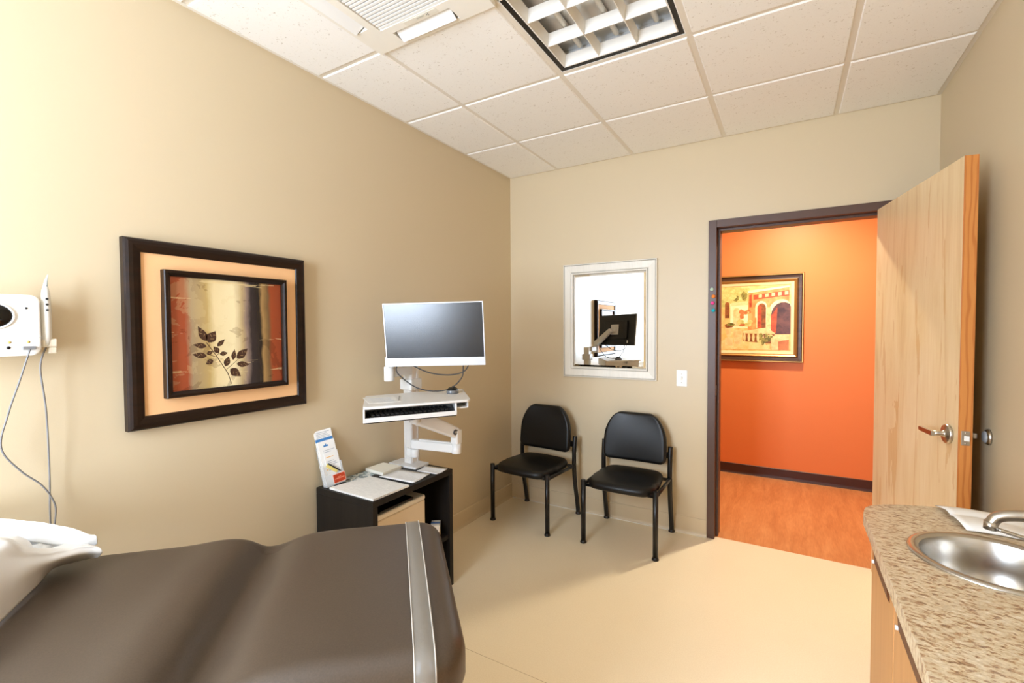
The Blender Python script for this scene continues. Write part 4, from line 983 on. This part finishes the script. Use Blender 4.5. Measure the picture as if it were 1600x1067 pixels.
obj('base_foot', MB().prism(rrect(.48, .25, .05, 5), 0, .07, 0, Matrix.Translation((-.08, 0, 0))), M_BLACK, tbl)
obj('deck_plate', MB().box2((-.53, -.30, .66), (.48, .30, .684)), M_BLACK, tbl)
for z0, z1 in ((.12, .34), (.36, .62)):
    d_ = obj('drawer', MB().box2((.42, -.23, z0), (.435, .23, z1)), M_TBASE, tbl, .004)
    obj('pull_or_pull_shadow', MB().box2((.435, -.08, z1-.05), (.447, .08, z1-.03)), M_CHROME, d_, .003)
# clear strap wrapped round the foot section
st = MB(); hwid = .021; prof = []
zz = lambda y: TZ+.0125
yy_ = [(-WH-.003, TZ-.115), (-WH-.003, TZ-.05)]
for k in range(7):
    a = R(90*k/6); yy_.append((-WH-.003+.05*(1-math.cos(a)), TZ-.048+.0512*math.sin(a)))
top = [(-.24, TZ+.0085), (-.15, TZ+.0125), (0, TZ+.0150), (.15, TZ+.0125), (.24, TZ+.0085)]
half = list(yy_); full = half+top+[(-y, z) for y, z in reversed(half)]
vs = []
for y, z in full:
    for sx in (-1, 1): vs.append((.55-.092+sx*hwid, y, z))
fs = [(2*i, 2*i+1, 2*i+3, 2*i+2) for i in range(len(full)-1)]
stp = obj('strap', MB().add(vs, fs, 0, True), M_STRAP, tbl); sd_ = stp.modifiers.new('solid', 'SOLIDIFY'); sd_.thickness = .0016; sd_.offset = 1
edm = MB()
for sx in (-1, 1): edm.tube([(.55-.092+sx*hwid, y, z+.0012) for y, z in full], .0016, 6)
obj('strap_edge', edm, mat('clear strap edge', (186, 180, 170), .4), stp)

# ---------------------------------------------------------------- pillow in a paper case
PO = Vector((.42, -3.08, TZ+.004))
pw = thing('pillow', 'white pillow in an open paper pillowcase at the head of the exam table', 'pillow', tuple(PO))
# the case is one sheet: near edge on the table, rolled cuff, crumpled mouth, raised far hem
SHEET = [
 [(0.778, -3.276, 0.812), (0.549, -3.132, 0.812), (0.429, -3.046, 0.812), (0.354, -2.995, 0.815), (0.382, -2.943, 0.825), (0.42, -2.92, 0.832)],
 [(0.70, -3.263, 0.90), (0.529, -3.126, 0.88), (0.468, -3.06, 0.87), (0.432, -3.005, 0.86), (0.422, -2.949, 0.852), (0.435, -2.915, 0.846)],
 [(0.612, -3.251, 0.95), (0.479, -3.114, 0.925), (0.452, -3.062, 0.90), (0.427, -3.01, 0.878), (0.418, -2.952, 0.868), (0.43, -2.917, 0.858)],
 [(0.354, -3.217, 0.975), (0.422, -3.102, 0.955), (0.424, -3.064, 0.918), (0.41, -3.025, 0.89), (0.399, -2.983, 0.878), (0.41, -2.926, 0.866)],
 [(0.20, -3.198, 0.95), (0.261, -3.071, 0.90), (0.259, -3.023, 0.868), (0.282, -2.991, 0.855), (0.294, -2.955, 0.852), (0.338, -2.929, 0.852)],
 [(0.084, -3.184, 0.94), (0.166, -3.052, 0.89), (0.197, -3.002, 0.865), (0.236, -2.973, 0.862), (0.277, -2.939, 0.862), (0.341, -2.93, 0.862)],
 [(0.048, -3.178, 0.97), (0.152, -3.048, 0.93), (0.255, -2.993, 0.92), (0.32, -2.95, 0.905), (0.369, -2.926, 0.889), (0.391, -2.915, 0.886)],
 [(0.040, -3.170, 0.90), (0.146, -3.040, 0.87), (0.249, -2.986, 0.86), (0.315, -2.944, 0.85), (0.365, -2.920, 0.85), (0.388, -2.910, 0.86)]]
rows = [bez(r_, 8) for r_ in SHEET]; nc = len(rows[0])
cols = [bez([rows[k][j] for k in range(len(rows))], 8) for j in range(nc)]
nr = len(cols[0]); vs = []
for j in range(nc):
    for i in range(nr):
        p_ = Vector(cols[j][i]); inside = math.exp(-((i-34)/11)**2)
        d_ = noise.noise(p_*24)*.024*inside+noise.noise(p_*55)*.009*inside+noise.noise(p_*9)*.004
        vs.append(p_+Vector((d_*.5, -d_*.3, d_))-PO)
M_CASE = mat('white paper pillowcase', (224, 222, 219), .65, spec=.25)
pc = obj('pillowcase', MB().add(vs, [(j*nr+i, (j+1)*nr+i, (j+1)*nr+i+1, j*nr+i+1) for j in range(nc-1) for i in range(nr-1)], 0, True), M_CASE, pw)
s_ = pc.modifiers.new('solid', 'SOLIDIFY'); s_.thickness = .002
obj('pillow_filling', cushion(MB(), .11, .27, .085, .08, .04, .02, None, 0, Matrix.Translation((-.03, -.17, .10)) @ Matrix.Rotation(R(45), 4, 'Z')), M_CASE, pw)

# ================================================================ counter, sink and cabinets
CZ = .90; CF = 2.243
SXc, SYc, SR = 2.470, -1.915, .158
# worktop outline with a clipped, rounded far corner; sink cut-out bridged into the polygon
outer = [Vector((CF, -3.3)), Vector((CF, -1.70)), Vector((2.258, -1.640)), Vector((2.305, -1.594)), Vector((2.400, -1.551)), Vector((2.50, -1.530)), Vector((RW, -1.520)), Vector((RW, -3.3))]
def worktop():
    bm = bmesh.new(); n_ = 56
    def loop(pts, z): return [bm.verts.new((p[0], p[1], z)) for p in pts]
    pts = [(p.x, p.y) for p in bez(outer[1:6], 5)]
    pts = [(CF, -3.3)]+pts+[(RW, -1.520), (RW, -3.3)]
    hole = [(SXc+(SR-.012)*math.cos(2*math.pi*k/n_), SYc+(SR-.012)*math.sin(2*math.pi*k/n_)) for k in range(n_)]
    for z in (CZ, CZ-.038):
        o = loop(pts, z); h_ = loop(hole, z); es = []
        for L_ in (o, h_):
            for i in range(len(L_)): es.append(bm.edges.new((L_[i], L_[(i+1) % len(L_)])))
        bmesh.ops.triangle_fill(bm, use_beauty=True, use_dissolve=False, edges=es)
        if z == CZ: to, th_ = o, h_
        else:
            for A_, B_ in ((to, o), (th_, h_)):
                for i in range(len(A_)):
                    j = (i+1) % len(A_); bm.faces.new((A_[i], A_[j], B_[j], B_[i]))
    bmesh.ops.recalc_face_normals(bm, faces=bm.faces)
    me = bpy.data.meshes.new('worktop'); bm.to_mesh(me); bm.free(); return me
me = worktop(); me.materials.append(M_COUNTER)
wt = bpy.data.objects.new('worktop', me); COL.objects.link(wt)
b = wt.modifiers.new('bevel', 'BEVEL'); b.width = .014; b.segments = 4; b.limit_method = 'ANGLE'; b.angle_limit = R(50)
setp(wt, 'speckled tan laminate worktop with a rounded far corner', 'worktop')

sk = thing('sink', 'round stainless steel hand sink set into the speckled worktop', 'sink', (SXc, SYc, CZ))
obj('rim', MB().lathe([(SR+.004, .0008), (SR+.003, .004), (SR-.004, .0065), (SR-.014, .0055), (SR-.020, .001)], 64), M_STEEL, sk)
obj('bowl', MB().lathe([(SR-.020, .001), (SR-.024, -.010), (SR-.030, -.06), (SR-.040, -.10), (SR-.062, -.125), (.04, -.134), (.022, -.136)], 64), M_STEEL, sk)
obj('drain', MB().lathe([(.0, -.139), (.014, -.139), (.022, -.135), (.026, -.1335)], 32), M_CHROME, sk)

fa = thing('faucet', 'brushed nickel arched faucet at the back of the round sink', 'faucet', (2.690, -1.860, CZ))
FX = lambda x, y, z: (x-2.690, y+1.860, z-CZ)
obj('deck_plate', MB().prism(rrect(.026, .085, .022, 6), 0, .010), M_CHROME, fa, .003)
obj('body', MB().lathe([(0, .01), (.024, .01), (.022, .02), (.019, .05), (.020, .085), (.014, .095), (0, .095)], 28), M_CHROME, fa)
tipx, tipy = 2.480, -1.835
sp = bez([FX(2.690, -1.860, .968), FX(2.645, -1.856, 1.000), FX(2.585, -1.848, 1.003), FX(2.525, -1.840, .996), FX(2.492, -1.8355, .984), FX(tipx, tipy, .962)], 8)
obj('spout', MB().tube(sp, [.018-.005*min(1, i/20) for i in range(len(sp))], 16), M_CHROME, fa)
obj('aerator', MB().tube([FX(tipx+.001, tipy, .972), FX(tipx, tipy, .952)], .0135, 16), M_CHROME, fa)
obj('lower_brace', MB().tube(bez([FX(2.492, -1.8365, .955), FX(2.55, -1.845, .943), FX(2.62, -1.853, .930), FX(2.675, -1.859, .925)], 6), .005, 10), M_CHROME, fa)
obj('lever', MB().tube([(.0, 0, .095), (.004, .0, .115), (.012, -.05, .135)], [.010, .007, .006], 12), M_CHROME, fa)

def towel(name, label, x0, x1, y0, y1, z, k):
    mb = MB(); n_ = 16; vs = []
    prof = [(0, .004), (.18, .012), (.36, .016), (.48, .012), (.52, .009), (.58, .013), (.8, .010), (1, .003)]
    for i in range(n_+1):
        u = i/n_
        for v_, h_ in prof: vs.append((x0+(x1-x0)*u+.028*v_*(1-u), y1+(y0-y1)*v_+.006*math.sin(u*7+k), z+h_*(.85+.3*math.sin(u*5+k+v_*2))))
    m_ = len(prof); fs = [(i*m_+j, (i+1)*m_+j, (i+1)*m_+j+1, i*m_+j+1) for i in range(n_) for j in range(m_-1)]
    c0 = Vector(((x0+x1)/2, (y0+y1)/2, z)); vs = [Vector(q)-c0 for q in vs]
    o = obj(name, mb.add(vs, fs, 0, True), mat('paper towel', (236, 232, 226), .8, spec=.1), None, loc=tuple(c0)); s_ = o.modifiers.new('solid', 'SOLIDIFY'); s_.thickness = .003; s_.offset = -1
    return setp(o, label, 'paper towel', 'folded paper towels on the worktop')
towel('paper_towel', 'folded white paper towel flat on the worktop beside the sink', 2.436, 2.715, -1.728, -1.545, CZ+.0035, 0)

# base cabinets
CBX = 2.262
def cabinet(name, label, y1, y0, first=False):
    e = thing(name, label, 'cabinet', ((CBX+RW)/2, (y0+y1)/2, 0), 0, 'maple base cabinets under the worktop')
    hx_, hy_ = (RW-CBX)/2, (y1-y0)/2
    c_ = MB(); tk = .018
    c_.box2((-hx_+.02, -hy_, .1), (hx_-.002, -hy_+tk, CZ-.0385)); c_.box2((-hx_+.02, hy_-tk, .1), (hx_-.002, hy_, CZ-.0385)); c_.box2((-hx_+.02, -hy_+tk, .1), (hx_-.002, hy_-tk, .118)); c_.box2((hx_-.01, -hy_+tk, .118), (hx_-.002, hy_-tk, CZ-.0385))
    obj('carcass', c_, M_CABW, e)
    obj('toe_kick', MB().box2((-hx_+.07, -hy_, 0), (hx_-.002, hy_, .1)), M_BLACK, e)
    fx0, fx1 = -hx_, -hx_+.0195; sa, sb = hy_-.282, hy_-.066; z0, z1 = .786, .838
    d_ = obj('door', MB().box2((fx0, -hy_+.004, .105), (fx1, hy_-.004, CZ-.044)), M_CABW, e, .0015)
    shd_ = obj('pull_or_pull_shadow', MB().add([(fx0, sa, z0), (fx0, sb, z0), (fx0, sb, z1), (fx0, sa, z1), (fx0-.003, sa+.01, z0+.004), (fx0-.003, sb, z0+.004), (fx0-.006, sb, z1), (fx0-.006, sa+.01, z1)], [(0, 1, 2, 3), (7, 6, 5, 4), (0, 4, 5, 1), (1, 5, 6, 2), (2, 6, 7, 3), (3, 7, 4, 0)]), mat('handle shadow brown', (92, 48, 20), .5), d_)  # dark brown strip stands in for the bar handle's shadow on the door
    obj('pull_end', MB().tube([(fx0, sb+.002, z0+.006), (fx0-.008, sb+.002, z0+.006)], .005, 12), M_WHITE, shd_)
    return e
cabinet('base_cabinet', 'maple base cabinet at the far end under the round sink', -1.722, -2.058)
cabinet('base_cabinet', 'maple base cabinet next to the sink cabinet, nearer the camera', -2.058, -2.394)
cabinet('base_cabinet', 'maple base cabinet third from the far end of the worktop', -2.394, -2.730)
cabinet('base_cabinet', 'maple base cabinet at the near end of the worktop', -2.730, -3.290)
